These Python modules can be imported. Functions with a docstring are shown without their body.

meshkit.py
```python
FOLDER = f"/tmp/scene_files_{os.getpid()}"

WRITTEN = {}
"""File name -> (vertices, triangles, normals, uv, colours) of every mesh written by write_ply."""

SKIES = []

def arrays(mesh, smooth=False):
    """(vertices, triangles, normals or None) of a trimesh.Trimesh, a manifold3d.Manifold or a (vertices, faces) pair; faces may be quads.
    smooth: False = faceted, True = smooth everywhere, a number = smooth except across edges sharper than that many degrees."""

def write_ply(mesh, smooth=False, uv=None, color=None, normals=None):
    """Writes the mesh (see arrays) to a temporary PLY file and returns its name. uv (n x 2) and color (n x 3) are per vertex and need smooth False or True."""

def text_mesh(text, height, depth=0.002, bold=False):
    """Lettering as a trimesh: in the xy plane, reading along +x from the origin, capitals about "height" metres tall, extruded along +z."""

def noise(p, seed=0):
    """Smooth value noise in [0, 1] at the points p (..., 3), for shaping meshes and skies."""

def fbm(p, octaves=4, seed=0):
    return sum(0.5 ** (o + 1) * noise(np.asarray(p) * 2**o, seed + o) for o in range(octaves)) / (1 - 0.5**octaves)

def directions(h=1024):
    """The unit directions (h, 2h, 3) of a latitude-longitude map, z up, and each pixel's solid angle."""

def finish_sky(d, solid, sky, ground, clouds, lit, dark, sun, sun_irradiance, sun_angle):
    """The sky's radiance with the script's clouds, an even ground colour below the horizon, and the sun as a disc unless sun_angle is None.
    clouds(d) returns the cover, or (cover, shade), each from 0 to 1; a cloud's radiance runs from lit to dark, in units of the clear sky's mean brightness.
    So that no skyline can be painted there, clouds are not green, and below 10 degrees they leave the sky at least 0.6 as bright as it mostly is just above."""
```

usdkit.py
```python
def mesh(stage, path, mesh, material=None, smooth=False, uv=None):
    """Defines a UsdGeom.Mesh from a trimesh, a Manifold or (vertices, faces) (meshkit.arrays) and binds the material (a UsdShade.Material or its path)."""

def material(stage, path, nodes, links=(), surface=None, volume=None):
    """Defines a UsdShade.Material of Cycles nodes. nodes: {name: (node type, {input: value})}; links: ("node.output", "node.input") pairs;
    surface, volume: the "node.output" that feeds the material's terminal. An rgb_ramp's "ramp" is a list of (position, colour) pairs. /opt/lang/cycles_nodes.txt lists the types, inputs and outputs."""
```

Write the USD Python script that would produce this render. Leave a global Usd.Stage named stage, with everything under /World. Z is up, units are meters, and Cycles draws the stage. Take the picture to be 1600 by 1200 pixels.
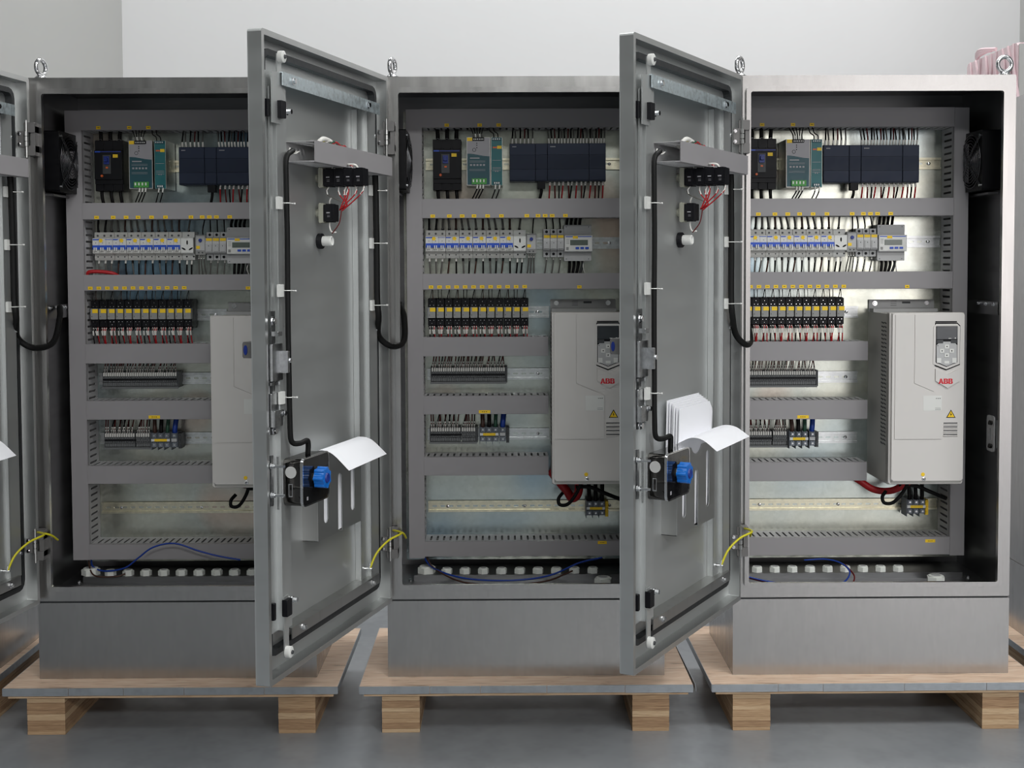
import math, random, sys
import numpy as np, trimesh
import shapely.geometry as sg
from shapely import affinity
from shapely.ops import unary_union
sys.path.insert(0, '/opt/lang')
import usdkit, meshkit
from pxr import Usd, UsdGeom, UsdLux, Gf, Sdf

stage = Usd.Stage.CreateInMemory()
UsdGeom.SetStageUpAxis(stage, UsdGeom.Tokens.z)
UsdGeom.SetStageMetersPerUnit(stage, 1.0)
UsdGeom.Xform.Define(stage, '/World')
rng = random.Random(7)

# ------------------------------------------------------------------ camera, light, exposure
EXPOSURE = 0.5
def make_camera():
    th, ro, yaw, f = 0.0474, 0.0042, 0.0059, 2036.68
    c, s = math.cos(yaw), math.sin(yaw); ct, st = math.cos(th), math.sin(th)
    R = np.array([c, -s, 0.0]); F = np.array([s * ct, c * ct, -st]); U = np.array([s * st, c * st, ct])
    cr, sr = math.cos(ro), math.sin(ro)
    R2, U2 = cr * R - sr * U, sr * R + cr * U
    m = Gf.Matrix4d(*R2, 0, *U2, 0, *(-F), 0, 0.0, -3.6288, 1.2999, 1)
    cam = UsdGeom.Camera.Define(stage, '/World/camera')
    cam.AddTransformOp().Set(m)
    cam.CreateHorizontalApertureAttr(36.0); cam.CreateVerticalApertureAttr(27.0)
    cam.CreateFocalLengthAttr(f / 1600 * 36)
    cam.CreateVerticalApertureOffsetAttr(-85.785 / 1600 * 36)
    cam.CreateClippingRangeAttr(Gf.Vec2f(0.05, 200.0))
    cam.CreateExposureAttr(EXPOSURE)
make_camera()

def rect_light(name, pos, target, w, h, power, color):
    L = UsdLux.RectLight.Define(stage, '/World/' + name)
    pos, target = np.array(pos, float), np.array(target, float)
    d = target - pos; d /= np.linalg.norm(d)
    up = np.array([0, 0, 1.0]) if abs(d[2]) < 0.95 else np.array([0, 1.0, 0])
    x = np.cross(d, up); x /= np.linalg.norm(x); y = np.cross(x, d)
    L.AddTransformOp().Set(Gf.Matrix4d(*x, 0, *y, 0, *(-d), 0, *pos, 1))
    L.CreateWidthAttr(w); L.CreateHeightAttr(h); L.CreateIntensityAttr(power); L.CreateColorAttr(Gf.Vec3f(*color))
# a daylit gate lies behind the camera to the right; rows of ceiling lamps hang over the aisle, more of them switched on to the right
rect_light('gate_light', (5.4, -12.8, 1.9), (4.4, 0.0, 1.3), 4.6, 3.2, 2.2, (1.0, 0.945, 0.945))
for i, (x, y, p) in enumerate(((-2.4, -2.9, 1.2), (0.9, -2.9, 4.0), (3.6, -2.9, 9.0), (-2.6, -8.4, 3.5), (0.9, -8.4, 21.0), (4.6, -8.4, 19.5), (-0.6, 1.0, 3.4), (1.5, 1.0, 5.0))):
    rect_light('ceiling_lamp_light_%d' % i, (x, y, 4.6), (x, y, 0), 2.4, 1.2, p, (0.985, 1.0, 0.99))

# ------------------------------------------------------------------ materials
def S(r, g=None, b=None):
    if g is None: g = b = r
    return tuple(((c / 255) / 12.92 if c / 255 < 0.04045 else ((c / 255 + 0.055) / 1.055) ** 2.4) for c in (r, g, b))
def pm(name, col, rough=0.5, metal=0.0, var=0.08, scale=25.0, stretch=(1, 1, 1), bump=0.0, rvar=0.05, coat=0.0, extra=None):
    c1 = tuple(min(1, c * (1 + var)) for c in col); c2 = tuple(c * (1 - var) for c in col)
    n = {'tc': ('texture_coordinate', {}), 'mp': ('mapping', {'scale': stretch}), 'n': ('noise_texture', {'scale': scale, 'detail': 3.0}),
         'm': ('mix', {'color1': c2, 'color2': c1}), 'r': ('map_range', {'from_min': 0.3, 'from_max': 0.7, 'to_min': max(0.02, rough - rvar), 'to_max': rough + rvar, 'clamp': True}),
         'p': ('principled_bsdf', {'metallic': metal, 'coat_weight': coat, **(extra or {})})}
    l = [('tc.object', 'mp.vector'), ('mp.vector', 'n.vector'), ('n.fac', 'm.fac'), ('m.color', 'p.base_color'), ('n.fac', 'r.value'), ('r.result', 'p.roughness')]
    if bump:
        n['b'] = ('bump', {'strength': bump, 'distance': 0.001}); l += [('n.fac', 'b.height'), ('b.normal', 'p.normal')]
    return usdkit.material(stage, '/World/Looks/' + name, n, l, surface='p.BSDF')
M = {}
LOWSPEC = {'specular_ior_level': 0.2}
M['steel'] = pm('brushed_steel', (0.45, 0.44, 0.43), 0.25, 1, 0.02, 3.0, (5, 5, 1.0), 0.0, 0.03)
M['steel_dull'] = pm('dull_steel', (0.48, 0.48, 0.47), 0.38, 1, 0.03, 4.0, (8, 8, 1.0), 0.0, 0.03)
M['door_steel'] = pm('door_sheet', (0.58, 0.59, 0.585), 0.40, 0.95, 0.03, 3.0, (1, 1, 6), 0.03, 0.04)
M['skin'] = pm('door_skin_sheet', (0.62, 0.635, 0.63), 0.44, 0.84, 0.03, 3.0, (1, 1, 6), 0.0, 0.03)
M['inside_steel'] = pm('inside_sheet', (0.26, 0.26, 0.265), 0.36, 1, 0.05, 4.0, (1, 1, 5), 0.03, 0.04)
M['chrome'] = pm('polished_metal', (0.72, 0.72, 0.73), 0.14, 1, 0.03, 60)
M['dark_chrome'] = pm('dark_mirror_metal', (0.10, 0.095, 0.09), 0.10, 1, 0.1, 20, extra={})
M['bracket'] = pm('bracket_zinc', (0.55, 0.56, 0.57), 0.30, 1, 0.06, 40)
M['hinge'] = pm('hinge_casting', S(112, 110, 109), 0.5, 0.2, 0.05, 60)
M['black'] = pm('black_plastic', (0.007, 0.007, 0.009), 0.42, 0, 0.2, 60, extra=LOWSPEC)
M['black_matte'] = pm('black_rubber', (0.010, 0.010, 0.011), 0.6, 0, 0.2, 60)
M['fan_black'] = pm('fan_housing_black', (0.004, 0.004, 0.005), 0.4, 0, 0.2, 60, extra=LOWSPEC)
M['cable_black'] = pm('cable_black', (0.008, 0.008, 0.008), 0.5, 0, 0.3, 200, extra=LOWSPEC)
M['duct'] = pm('duct_grey', S(150, 147, 149), 0.5, 0, 0.03, 15)
M['duct_in'] = pm('duct_channel_grey', S(184, 183, 184), 0.55, 0, 0.03, 15)
M['yellow'] = pm('label_yellow', S(246, 204, 34), 0.5, 0, 0.06, 120)
M['ink'] = pm('printed_ink', S(86, 66, 12), 0.6, 0, 0.1, 120)
M['dark_blue'] = pm('controller_slate_blue', S(38, 46, 64), 0.45, 0, 0.05, 40, extra=LOWSPEC)
M['dark_blue2'] = pm('controller_flap_slate', S(45, 53, 72), 0.42, 0, 0.05, 40, extra=LOWSPEC)
M['white'] = pm('white_plastic', S(222, 222, 218), 0.4, 0, 0.02, 40)
M['offwhite'] = pm('breaker_white', S(214, 213, 208), 0.42, 0, 0.03, 60)
M['lightgrey'] = pm('light_grey_plastic', S(184, 184, 184), 0.45, 0, 0.03, 60)
M['midgrey'] = pm('mid_grey_plastic', S(142, 142, 140), 0.45, 0, 0.04, 60)
M['termgrey'] = pm('terminal_grey', S(108, 110, 111), 0.5, 0, 0.06, 90)
M['termgrey2'] = pm('terminal_blue_grey', S(112, 118, 126), 0.5, 0, 0.06, 90)
M['darkgrey'] = pm('dark_grey_plastic', S(62, 64, 66), 0.5, 0, 0.06, 60)
M['blue'] = pm('switch_blue', S(40, 82, 190), 0.35, 0, 0.06, 60)
M['deep_blue'] = pm('deep_blue', S(24, 48, 130), 0.4, 0, 0.06, 60)
M['orange'] = pm('orange_button', S(214, 96, 40), 0.4, 0, 0.06, 60)
M['teal'] = pm('teal_panel', S(26, 78, 88), 0.4, 0, 0.04, 60)
M['teal2'] = pm('teal_front', S(24, 104, 108), 0.4, 0, 0.04, 60)
M['alu'] = pm('supply_case_metal', (0.52, 0.52, 0.47), 0.35, 1, 0.05, 30)
M['silverprint'] = pm('silver_grey_print', S(158, 156, 160), 0.4, 0, 0.03, 60)
M['green'] = pm('terminal_green', S(66, 148, 62), 0.45, 0, 0.08, 90)
M['lcd'] = pm('display_grey_green', S(98, 108, 100), 0.2, 0, 0.04, 60)
M['drive'] = pm('drive_light_grey', S(214, 210, 206), 0.45, 0, 0.015, 12)
M['drive2'] = pm('drive_body_grey', S(186, 184, 178), 0.5, 0, 0.02, 12)
M['screen'] = pm('panel_screen', S(58, 62, 66), 0.15, 0, 0.05, 30)
M['red'] = pm('lettering_red', S(214, 22, 44), 0.45, 0, 0.03, 60)
M['redwire'] = pm('wire_red', S(176, 22, 30), 0.45, 0, 0.1, 150)
M['darkredwire'] = pm('wire_dark_red', S(96, 20, 20), 0.45, 0, 0.1, 150)
M['brownwire'] = pm('wire_brown', S(70, 44, 34), 0.45, 0, 0.1, 150)
M['greywire'] = pm('wire_grey', S(100, 98, 94), 0.45, 0, 0.1, 150)
M['blackwire'] = pm('wire_black', S(22, 21, 21), 0.5, 0, 0.1, 150, extra=LOWSPEC)
M['bluewire'] = pm('wire_blue', S(22, 60, 150), 0.4, 0, 0.1, 150)
M['greenwire'] = pm('wire_green', S(40, 82, 62), 0.4, 0, 0.1, 150)
M['earth'] = pm('wire_yellow_green', S(214, 204, 40), 0.4, 0, 0.15, 60, (1, 1, 1))
M['sleeve'] = pm('wire_marker_white', S(226, 224, 218), 0.5, 0, 0.05, 150)
M['gland'] = pm('gland_nylon_white', S(226, 228, 222), 0.5, 0, 0.03, 60)
M['rail'] = pm('din_rail_zinc', (0.66, 0.68, 0.68), 0.30, 1, 0.05, 30)
M['rail_yellow'] = pm('din_rail_passivated', (0.74, 0.70, 0.54), 0.32, 1, 0.05, 30)
M['knob_blue'] = pm('knob_blue', S(20, 112, 206), 0.2, 0, 0.05, 60, coat=0.5)
M['disc_grey'] = pm('button_grey', S(186, 186, 184), 0.45, 0, 0.03, 60)
M['collar'] = pm('collar_greige', S(160, 160, 146), 0.45, 0, 0.04, 60)
M['paper'] = pm('paper_white', S(243, 243, 247), 0.8, 0, 0.01, 10)
M['seal'] = pm('rubber_gasket', (0.018, 0.02, 0.022), 0.5, 0, 0.2, 60)
M['strip'] = pm('pallet_edge_strip', S(166, 171, 176), 0.36, 0.6, 0.16, 22, (1, 1, 1), 0.15)
M['pink'] = pm('pink_film', S(220, 194, 199), 0.35, 0, 0.08, 9, bump=0.4, coat=0.3)
def galvanized():
    n = {'g': ('geometry', {}), 'v': ('voronoi_texture', {'scale': 85.0}), 'n': ('noise_texture', {'scale': 2.3, 'detail': 1.5}), 'n2': ('noise_texture', {'scale': 14.0, 'detail': 4.0}),
         'ramp': ('rgb_ramp', {'ramp': [(0.30, (0.25, 0.39, 0.50)), (0.40, (0.52, 0.58, 0.56)), (0.52, (0.65, 0.66, 0.57)), (0.62, (0.59, 0.62, 0.56)), (0.70, (0.62, 0.50, 0.41))]}),
         'bw': ('rgb_to_bw', {}), 'mr': ('map_range', {'from_min': 0.2, 'from_max': 0.8, 'to_min': 0.19, 'to_max': 0.30, 'clamp': True}),
         'mix': ('mix', {'mix_type': 'multiply', 'fac': 0.07}), 'p': ('principled_bsdf', {'metallic': 0.92})}
    l = [('g.position', 'v.vector'), ('g.position', 'n.vector'), ('g.position', 'n2.vector'), ('n.fac', 'ramp.fac'), ('ramp.color', 'mix.color1'), ('v.color', 'bw.color'), ('bw.val', 'mix.color2'),
         ('mix.color', 'p.base_color'), ('n2.fac', 'mr.value'), ('mr.result', 'p.roughness')]
    return usdkit.material(stage, '/World/Looks/zinc_plate', n, l, surface='p.BSDF')
M['plate'] = galvanized()
M['zinc'] = pm('zinc_spangle', (0.60, 0.68, 0.71), 0.34, 0.75, 0.13, 70, (1, 1, 1), 0.0, 0.08)
def wood(name, a, b, stretch, dark=0.55):
    n = {'tc': ('texture_coordinate', {}), 'mp': ('mapping', {'scale': stretch}), 'n': ('noise_texture', {'scale': 6.0, 'detail': 5.0, 'distortion': 0.6}), 'n2': ('noise_texture', {'scale': 1.4, 'detail': 2.0}),
         'r': ('rgb_ramp', {'ramp': [(0.25, tuple(c * dark for c in a)), (0.42, a), (0.7, b)]}), 'p': ('principled_bsdf', {'roughness': 0.62}), 'b': ('bump', {'strength': 0.15, 'distance': 0.001})}
    l = [('tc.object', 'mp.vector'), ('mp.vector', 'n.vector'), ('n.fac', 'r.fac'), ('r.color', 'p.base_color'), ('n.fac', 'b.height'), ('b.normal', 'p.normal')]
    return usdkit.material(stage, '/World/Looks/' + name, n, l, surface='p.BSDF')
M['ply'] = wood('pallet_plywood', S(222, 190, 164), S(236, 212, 190), (2, 14, 10))
M['ply_edge'] = wood('pallet_plywood_edge', S(200, 168, 134), S(214, 188, 156), (3, 3, 60))
LAM = [wood('laminate_light', S(188, 158, 124), S(204, 178, 144), (4, 4, 110), 0.72), wood('laminate_mid', S(172, 140, 106), S(192, 162, 128), (4, 4, 110), 0.68), wood('laminate_brown', S(152, 120, 90), S(178, 146, 112), (4, 4, 110), 0.66)]
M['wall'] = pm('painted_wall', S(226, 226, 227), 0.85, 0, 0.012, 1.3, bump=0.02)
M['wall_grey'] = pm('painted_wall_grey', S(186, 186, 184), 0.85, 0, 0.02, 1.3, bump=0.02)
M['far_wall'] = pm('far_wall_paint', S(128, 130, 128), 0.85, 0, 0.03, 0.8)
M['strike'] = pm('strike_plate', S(176, 176, 176), 0.35, 0.5, 0.04, 60)
M['gloss_black'] = pm('gloss_black_cover', (0.008, 0.008, 0.009), 0.08, 0, 0.1, 60)
M['guard'] = pm('guard_wire', (0.20, 0.20, 0.21), 0.3, 1, 0.05, 60)
M['ceiling'] = pm('ceiling_paint', S(200, 200, 200), 0.9, 0, 0.02, 1.0)
def floor_mat():
    n = {'g': ('geometry', {}), 'n': ('noise_texture', {'scale': 1.6, 'detail': 5.0}), 'n2': ('noise_texture', {'scale': 9.0, 'detail': 5.0}),
         'r': ('rgb_ramp', {'ramp': [(0.3, S(128, 132, 137)), (0.6, S(148, 151, 155)), (0.75, S(157, 160, 163))]}), 'mr': ('map_range', {'from_min': 0.3, 'from_max': 0.7, 'to_min': 0.22, 'to_max': 0.42, 'clamp': True}),
         'p': ('principled_bsdf', {})}
    l = [('g.position', 'n.vector'), ('g.position', 'n2.vector'), ('n.fac', 'r.fac'), ('r.color', 'p.base_color'), ('n2.fac', 'mr.value'), ('mr.result', 'p.roughness')]
    return usdkit.material(stage, '/World/Looks/epoxy_floor', n, l, surface='p.BSDF')
M['floor'] = floor_mat()

# ------------------------------------------------------------------ mesh helpers: a mesh is (vertices, triangles)
def cat(*ms):
    vs, fs, n = [], [], 0
    for m in ms:
        if isinstance(m, list): m = cat(*m)
        v, f = m; vs.append(v); fs.append(np.asarray(f) + n); n += len(v)
    return np.vstack(vs), np.vstack(fs)
_BV = np.array([[x, y, z] for x in (0, 1) for y in (0, 1) for z in (0, 1)], float)
_BF = np.array([[0, 1, 3], [0, 3, 2], [4, 6, 7], [4, 7, 5], [0, 4, 5], [0, 5, 1], [2, 3, 7], [2, 7, 6], [0, 2, 6], [0, 6, 4], [1, 5, 7], [1, 7, 3]])
def bx(x0, x1, y0, y1, z0, z1):
    return np.array([x0, y0, z0]) + _BV * np.array([x1 - x0, y1 - y0, z1 - z0]), _BF
def _cbt():
    p = []
    for sx in (-1, 1):
        for sy in (-1, 1):
            for sz in (-1, 1):
                for k in range(3):
                    q = np.array([sx, sy, sz], float); q[k] *= 0.8; p.append(q)
    p = np.array(p)
    h = trimesh.Trimesh(*[np.array(a) for a in (p, trimesh.convex.convex_hull(p).faces)], process=False) if False else trimesh.convex.convex_hull(p)
    return np.array(h.vertices), np.array(h.faces)
_CV, _CF = _cbt()
def cb(x0, x1, y0, y1, z0, z1, b=0.002):
    h = np.array([x1 - x0, y1 - y0, z1 - z0]) / 2; c = np.array([x0 + x1, y0 + y1, z0 + z1]) / 2
    b = min(b, 0.9 * h.min())
    s = np.sign(_CV); inner = np.abs(_CV) < 0.9
    return c + s * (h - b * inner), _CF
def prism(poly, plane, a, b):
    if not hasattr(poly, 'exterior'): poly = sg.Polygon(poly)
    if not poly.exterior.is_ccw: poly = sg.polygon.orient(poly)
    m = trimesh.creation.extrude_polygon(poly, b - a, engine='earcut'); v, f = np.array(m.vertices), np.array(m.faces)
    if plane == 'xy': return v + [0, 0, a], f
    if plane == 'yz': return np.stack([v[:, 2] + a, v[:, 0], v[:, 1]], 1), f
    return np.stack([v[:, 0], v[:, 2] + a, v[:, 1]], 1), f[:, ::-1]      # 'xz'
def rect(x0, y0, x1, y1, r=0.0):
    if r <= 0: return sg.box(x0, y0, x1, y1)
    return sg.box(x0 + r, y0 + r, x1 - r, y1 - r).buffer(r, quad_segs=3)
def frames(p):
    t = np.gradient(p, axis=0); t /= np.linalg.norm(t, axis=1, keepdims=True) + 1e-12
    a = np.cross(t[0], [0, 0, 1.0] if abs(t[0][2]) < 0.9 else [1.0, 0, 0]); A = []
    for k in range(len(p)):
        a = a - t[k] * a.dot(t[k]); a /= np.linalg.norm(a) + 1e-12; A.append(a)
    A = np.array(A); return A, np.cross(t, A)
def tube(p, r, n=6, caps=True):
    p = np.asarray(p, float); A, B = frames(p); ang = np.arange(n) * 2 * np.pi / n
    r = np.broadcast_to(r, (len(p),))
    v = (p[:, None] + r[:, None, None] * (np.cos(ang)[None, :, None] * A[:, None] + np.sin(ang)[None, :, None] * B[:, None])).reshape(-1, 3)
    f = []
    for i in range(len(p) - 1):
        for j in range(n):
            a, b, c, d = i * n + j, i * n + (j + 1) % n, (i + 1) * n + (j + 1) % n, (i + 1) * n + j
            f += [[a, b, c], [a, c, d]]
    if caps:
        for j in range(1, n - 1): f += [[0, j + 1, j], [(len(p) - 1) * n, (len(p) - 1) * n + j, (len(p) - 1) * n + j + 1]]
    return v, np.array(f)
def spline(pts, k=5):
    p = np.asarray(pts, float); q = np.vstack([2 * p[0] - p[1], p, 2 * p[-1] - p[-2]]); out = []
    for i in range(1, len(q) - 2):
        for t in np.linspace(0, 1, k, endpoint=False):
            out.append(0.5 * (2 * q[i] + (q[i + 1] - q[i - 1]) * t + (2 * q[i - 1] - 5 * q[i] + 4 * q[i + 1] - q[i + 2]) * t * t + (3 * q[i] - q[i - 1] - 3 * q[i + 1] + q[i + 2]) * t ** 3))
    return np.array(out + [p[-1]])
def cyl(p0, p1, r, n=12, r1=None):
    return tube([p0, p1], [r, r if r1 is None else r1], n)
def lathe(prof, axis='z', n=20, at=(0, 0, 0)):
    prof = np.asarray(prof, float); ang = np.arange(n) * 2 * np.pi / n
    v = np.array([[r * math.cos(a), r * math.sin(a), z] for r, z in prof for a in ang]); f = []
    for i in range(len(prof) - 1):
        for j in range(n):
            a, b, c, d = i * n + j, i * n + (j + 1) % n, (i + 1) * n + (j + 1) % n, (i + 1) * n + j
            f += [[a, b, c], [a, c, d]]
    if axis == 'y': v = np.stack([v[:, 0], -v[:, 2], v[:, 1]], 1)        # profile height runs towards -y (to the viewer)
    if axis == 'x': v = np.stack([v[:, 2], v[:, 0], v[:, 1]], 1)
    if axis == 'w': v = np.stack([v[:, 1], v[:, 2], v[:, 0]], 1)         # towards +y
    return v + np.array(at), np.array(f)
def torus(c, R, r, axis='y', n=28, m=10, a0=0, a1=2 * np.pi):
    t = np.linspace(a0, a1, n + 1); z = 0 * t
    p = {'y': np.stack([R * np.cos(t), z, R * np.sin(t)], 1), 'x': np.stack([z, R * np.cos(t), R * np.sin(t)], 1), 'z': np.stack([R * np.cos(t), R * np.sin(t), z], 1)}[axis]
    return tube(p + np.array(c), r, m, caps=False)
def hexbolt(c, r, h, axis='y', sgn=-1):
    """Hex head with washer, standing off along axis in direction sgn."""
    c = np.array(c, float); d = np.zeros(3); d['xyz'.index(axis)] = sgn
    return cat(cyl(c, c + d * h * 0.25, r * 1.35, 12), cyl(c, c + d * h, r, 6))
def rotz(m, deg, c=(0, 0, 0)):
    a = math.radians(deg); R = np.array([[math.cos(a), -math.sin(a), 0], [math.sin(a), math.cos(a), 0], [0, 0, 1]])
    return (m[0] - c) @ R.T + c, m[1]
def mv(m, x=0, y=0, z=0): return m[0] + np.array([x, y, z]), m[1]

# ------------------------------------------------------------------ things and parts
_count, _pcount = {}, {}
def numbered(name):
    k = _count.get(name, 0); _count[name] = k + 1
    return name if k == 0 else '%s_%03d' % (name, k)
def setdata(prim, label=None, cat_=None, group=None, kind=None):
    if cat_ and len(label.replace('-', ' ').split()) > 16: print('LONG', len(label.split()), label)
    for k, v in (('label', label), ('category', cat_), ('group', group), ('kind', kind)):
        if v: prim.SetCustomDataByKey(k, v)
class Thing:
    def __init__(s, name, label, category, loc=(0, 0, 0), rz=0.0, group=None, org=(0, 0, 0)):
        s.path = '/World/' + numbered(name); s.org = np.array(org, float)
        x = UsdGeom.Xform.Define(stage, s.path)
        x.AddTranslateOp().Set(Gf.Vec3d(*[float(a + b) for a, b in zip(loc, rot2(org, rz))]))
        if rz: x.AddRotateZOp().Set(float(rz))
        setdata(x.GetPrim(), label, category, group)
    def part(s, name, mesh, mat, smooth=False, parent=None, label=None, kind=None):
        if isinstance(mesh, list): mesh = cat(*mesh)
        base = parent or s.path
        k = _pcount.get((base, name), 0); _pcount[(base, name)] = k + 1
        p = base + '/' + (name if k == 0 else '%s_%03d' % (name, k))
        mm = usdkit.mesh(stage, p, (mesh[0] - s.org, mesh[1]), M[mat] if isinstance(mat, str) else mat, smooth)
        setdata(mm.GetPrim(), label, None, None, kind)
        return p
    def parts(s, name, meshes, mat, smooth=False, parent=None, label=None):
        for m in meshes: s.part(name, m, mat, smooth, parent, label)
def rot2(o, deg):
    a = math.radians(deg); return (o[0] * math.cos(a) - o[1] * math.sin(a), o[0] * math.sin(a) + o[1] * math.cos(a), o[2])
_proto = {}
def place(key, name, label, category, loc, builder, group=None, rz=0.0):
    """The first of a kind is built with its parts; later ones reference it."""
    if key not in _proto:
        t = Thing(name, label, category, loc, rz, group); builder(t); _proto[key] = t.path; return t.path
    path = '/World/' + numbered(name)
    x = UsdGeom.Xform.Define(stage, path)
    x.AddTranslateOp().Set(Gf.Vec3d(*[float(c) for c in loc]))
    if rz: x.AddRotateZOp().Set(float(rz))
    p = x.GetPrim(); p.GetReferences().AddInternalReference(_proto[key]); p.SetInstanceable(True)
    setdata(p, label, category, group)
    return path
def struct(name, mesh, mat, label=None, smooth=False):
    if isinstance(mesh, list): mesh = cat(*mesh)
    m = usdkit.mesh(stage, '/World/' + name, mesh, M[mat], smooth); setdata(m.GetPrim(), label, None, None, 'structure'); return m
ORD = ['first', 'second', 'third', 'fourth', 'fifth', 'sixth', 'seventh', 'eighth', 'ninth', 'tenth', 'eleventh', 'twelfth']
SIDE = {1: 'left', 2: 'middle', 3: 'right'}

# ------------------------------------------------------------------ the room
FZ = 0.012                                                              # floor level
struct('floor', bx(-6, 8.5, -13, 2.7, FZ - 0.1, FZ), 'floor', 'grey painted concrete workshop floor')
struct('wall_back', bx(-1.77, 2.412, 2.5, 2.7, FZ, 5), 'wall', 'white painted back wall behind the cabinets')
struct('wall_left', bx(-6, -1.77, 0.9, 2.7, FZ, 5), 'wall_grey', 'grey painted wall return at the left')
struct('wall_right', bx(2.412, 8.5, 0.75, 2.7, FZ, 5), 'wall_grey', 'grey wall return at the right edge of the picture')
struct('wall_window_side', bx(8.4, 8.5, -13, 0.75, FZ, 5), 'far_wall', 'far side wall out to the right')
struct('wall_side', bx(-6.1, -6, -13, 0.9, FZ, 5), 'far_wall', 'far side wall far to the left')
struct('wall_front', bx(-6, 8.5, -13.1, -13, FZ, 5), 'far_wall', 'far wall behind the photographer')
struct('ceiling', bx(-6, 8.5, -13, 2.7, 5, 5.1), 'ceiling', 'pale ceiling over the workshop')

# ------------------------------------------------------------------ cabinets
W, DEP, ZB, ZS, ZT = 0.78, 0.42, 0.147, 0.368, 1.827
CX = {1: -1.3127, 2: -0.3319, 3: 0.6408}
PHI = {1: 1.42, 2: 1.2965, 3: 1.0738}
HX, HY, WD, DZ0, DZ1 = 0.0163, -0.0304, 0.7702, 0.369, 1.822
PLATE_Y = 0.35
def open_box(y0, y1):
    t = 0.003
    return [bx(0, t, y0, y1, ZS, ZT), bx(W - t, W, y0, y1, ZS, ZT), bx(t, W - t, y0, y1, ZT - t, ZT), bx(t, W - t, y0, y1, ZS, ZS + t), bx(t, W - t, y1 - t, y1, ZS + t, ZT - t)]
def door_frame(k):
    e = np.array([-math.cos(PHI[k]), -math.sin(PHI[k])]); n = np.array([math.sin(PHI[k]), -math.cos(PHI[k])])
    def f(m):
        if isinstance(m, list): m = cat(*m)
        v = m[0]; o = np.array([HX, HY])
        xy = o + v[:, :1] * e + v[:, 1:2] * n
        return np.column_stack([xy, v[:, 2]]), m[1]
    return f
def eye_bolt(x, y, deg):
    m = cat(torus((0, 0, 0.036), 0.0205, 0.0062, 'y', 28, 10), lathe([(0.0, 0.0), (0.018, 0.0), (0.018, 0.007), (0.011, 0.014), (0.0, 0.016)], 'z', 20))
    return mv(rotz(m, deg), x, y, ZT)
def hinge_parts(t, z0, z1, tag):
    h = z1 - z0; zc = (z0 + z1) / 2
    body = t.part('hinge', [cb(0.004, 0.034, -0.044, -0.006, z0, z0 + h * 0.30, 0.003), cb(0.004, 0.034, -0.044, -0.006, z1 - h * 0.30, z1, 0.003), bx(0.022, 0.034, -0.040, -0.004, z0 + 0.01, z1 - 0.01)], 'hinge')
    t.part('hinge_leaf', [cb(-0.012, 0.012, -0.047, -0.041, zc - h * 0.24, zc + h * 0.24, 0.002)], 'hinge', parent=body)
    t.part('hinge_pin', [cyl((0.012, -0.046, z0 - 0.006), (0.012, -0.046, z1 + 0.006), 0.0035, 8)] + [cyl((0.012, -0.047, zc + d - 0.006), (0.012, -0.047, zc + d + 0.006), 0.0065, 10) for d in (-0.014, 0.0, 0.014)], 'steel_dull', 35, parent=body)
    t.parts('hinge_bolt', [hexbolt((-0.007, -0.047, zc + d), 0.0036, 0.006) for d in (-0.014, 0.014)], 'chrome', parent=body)
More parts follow.
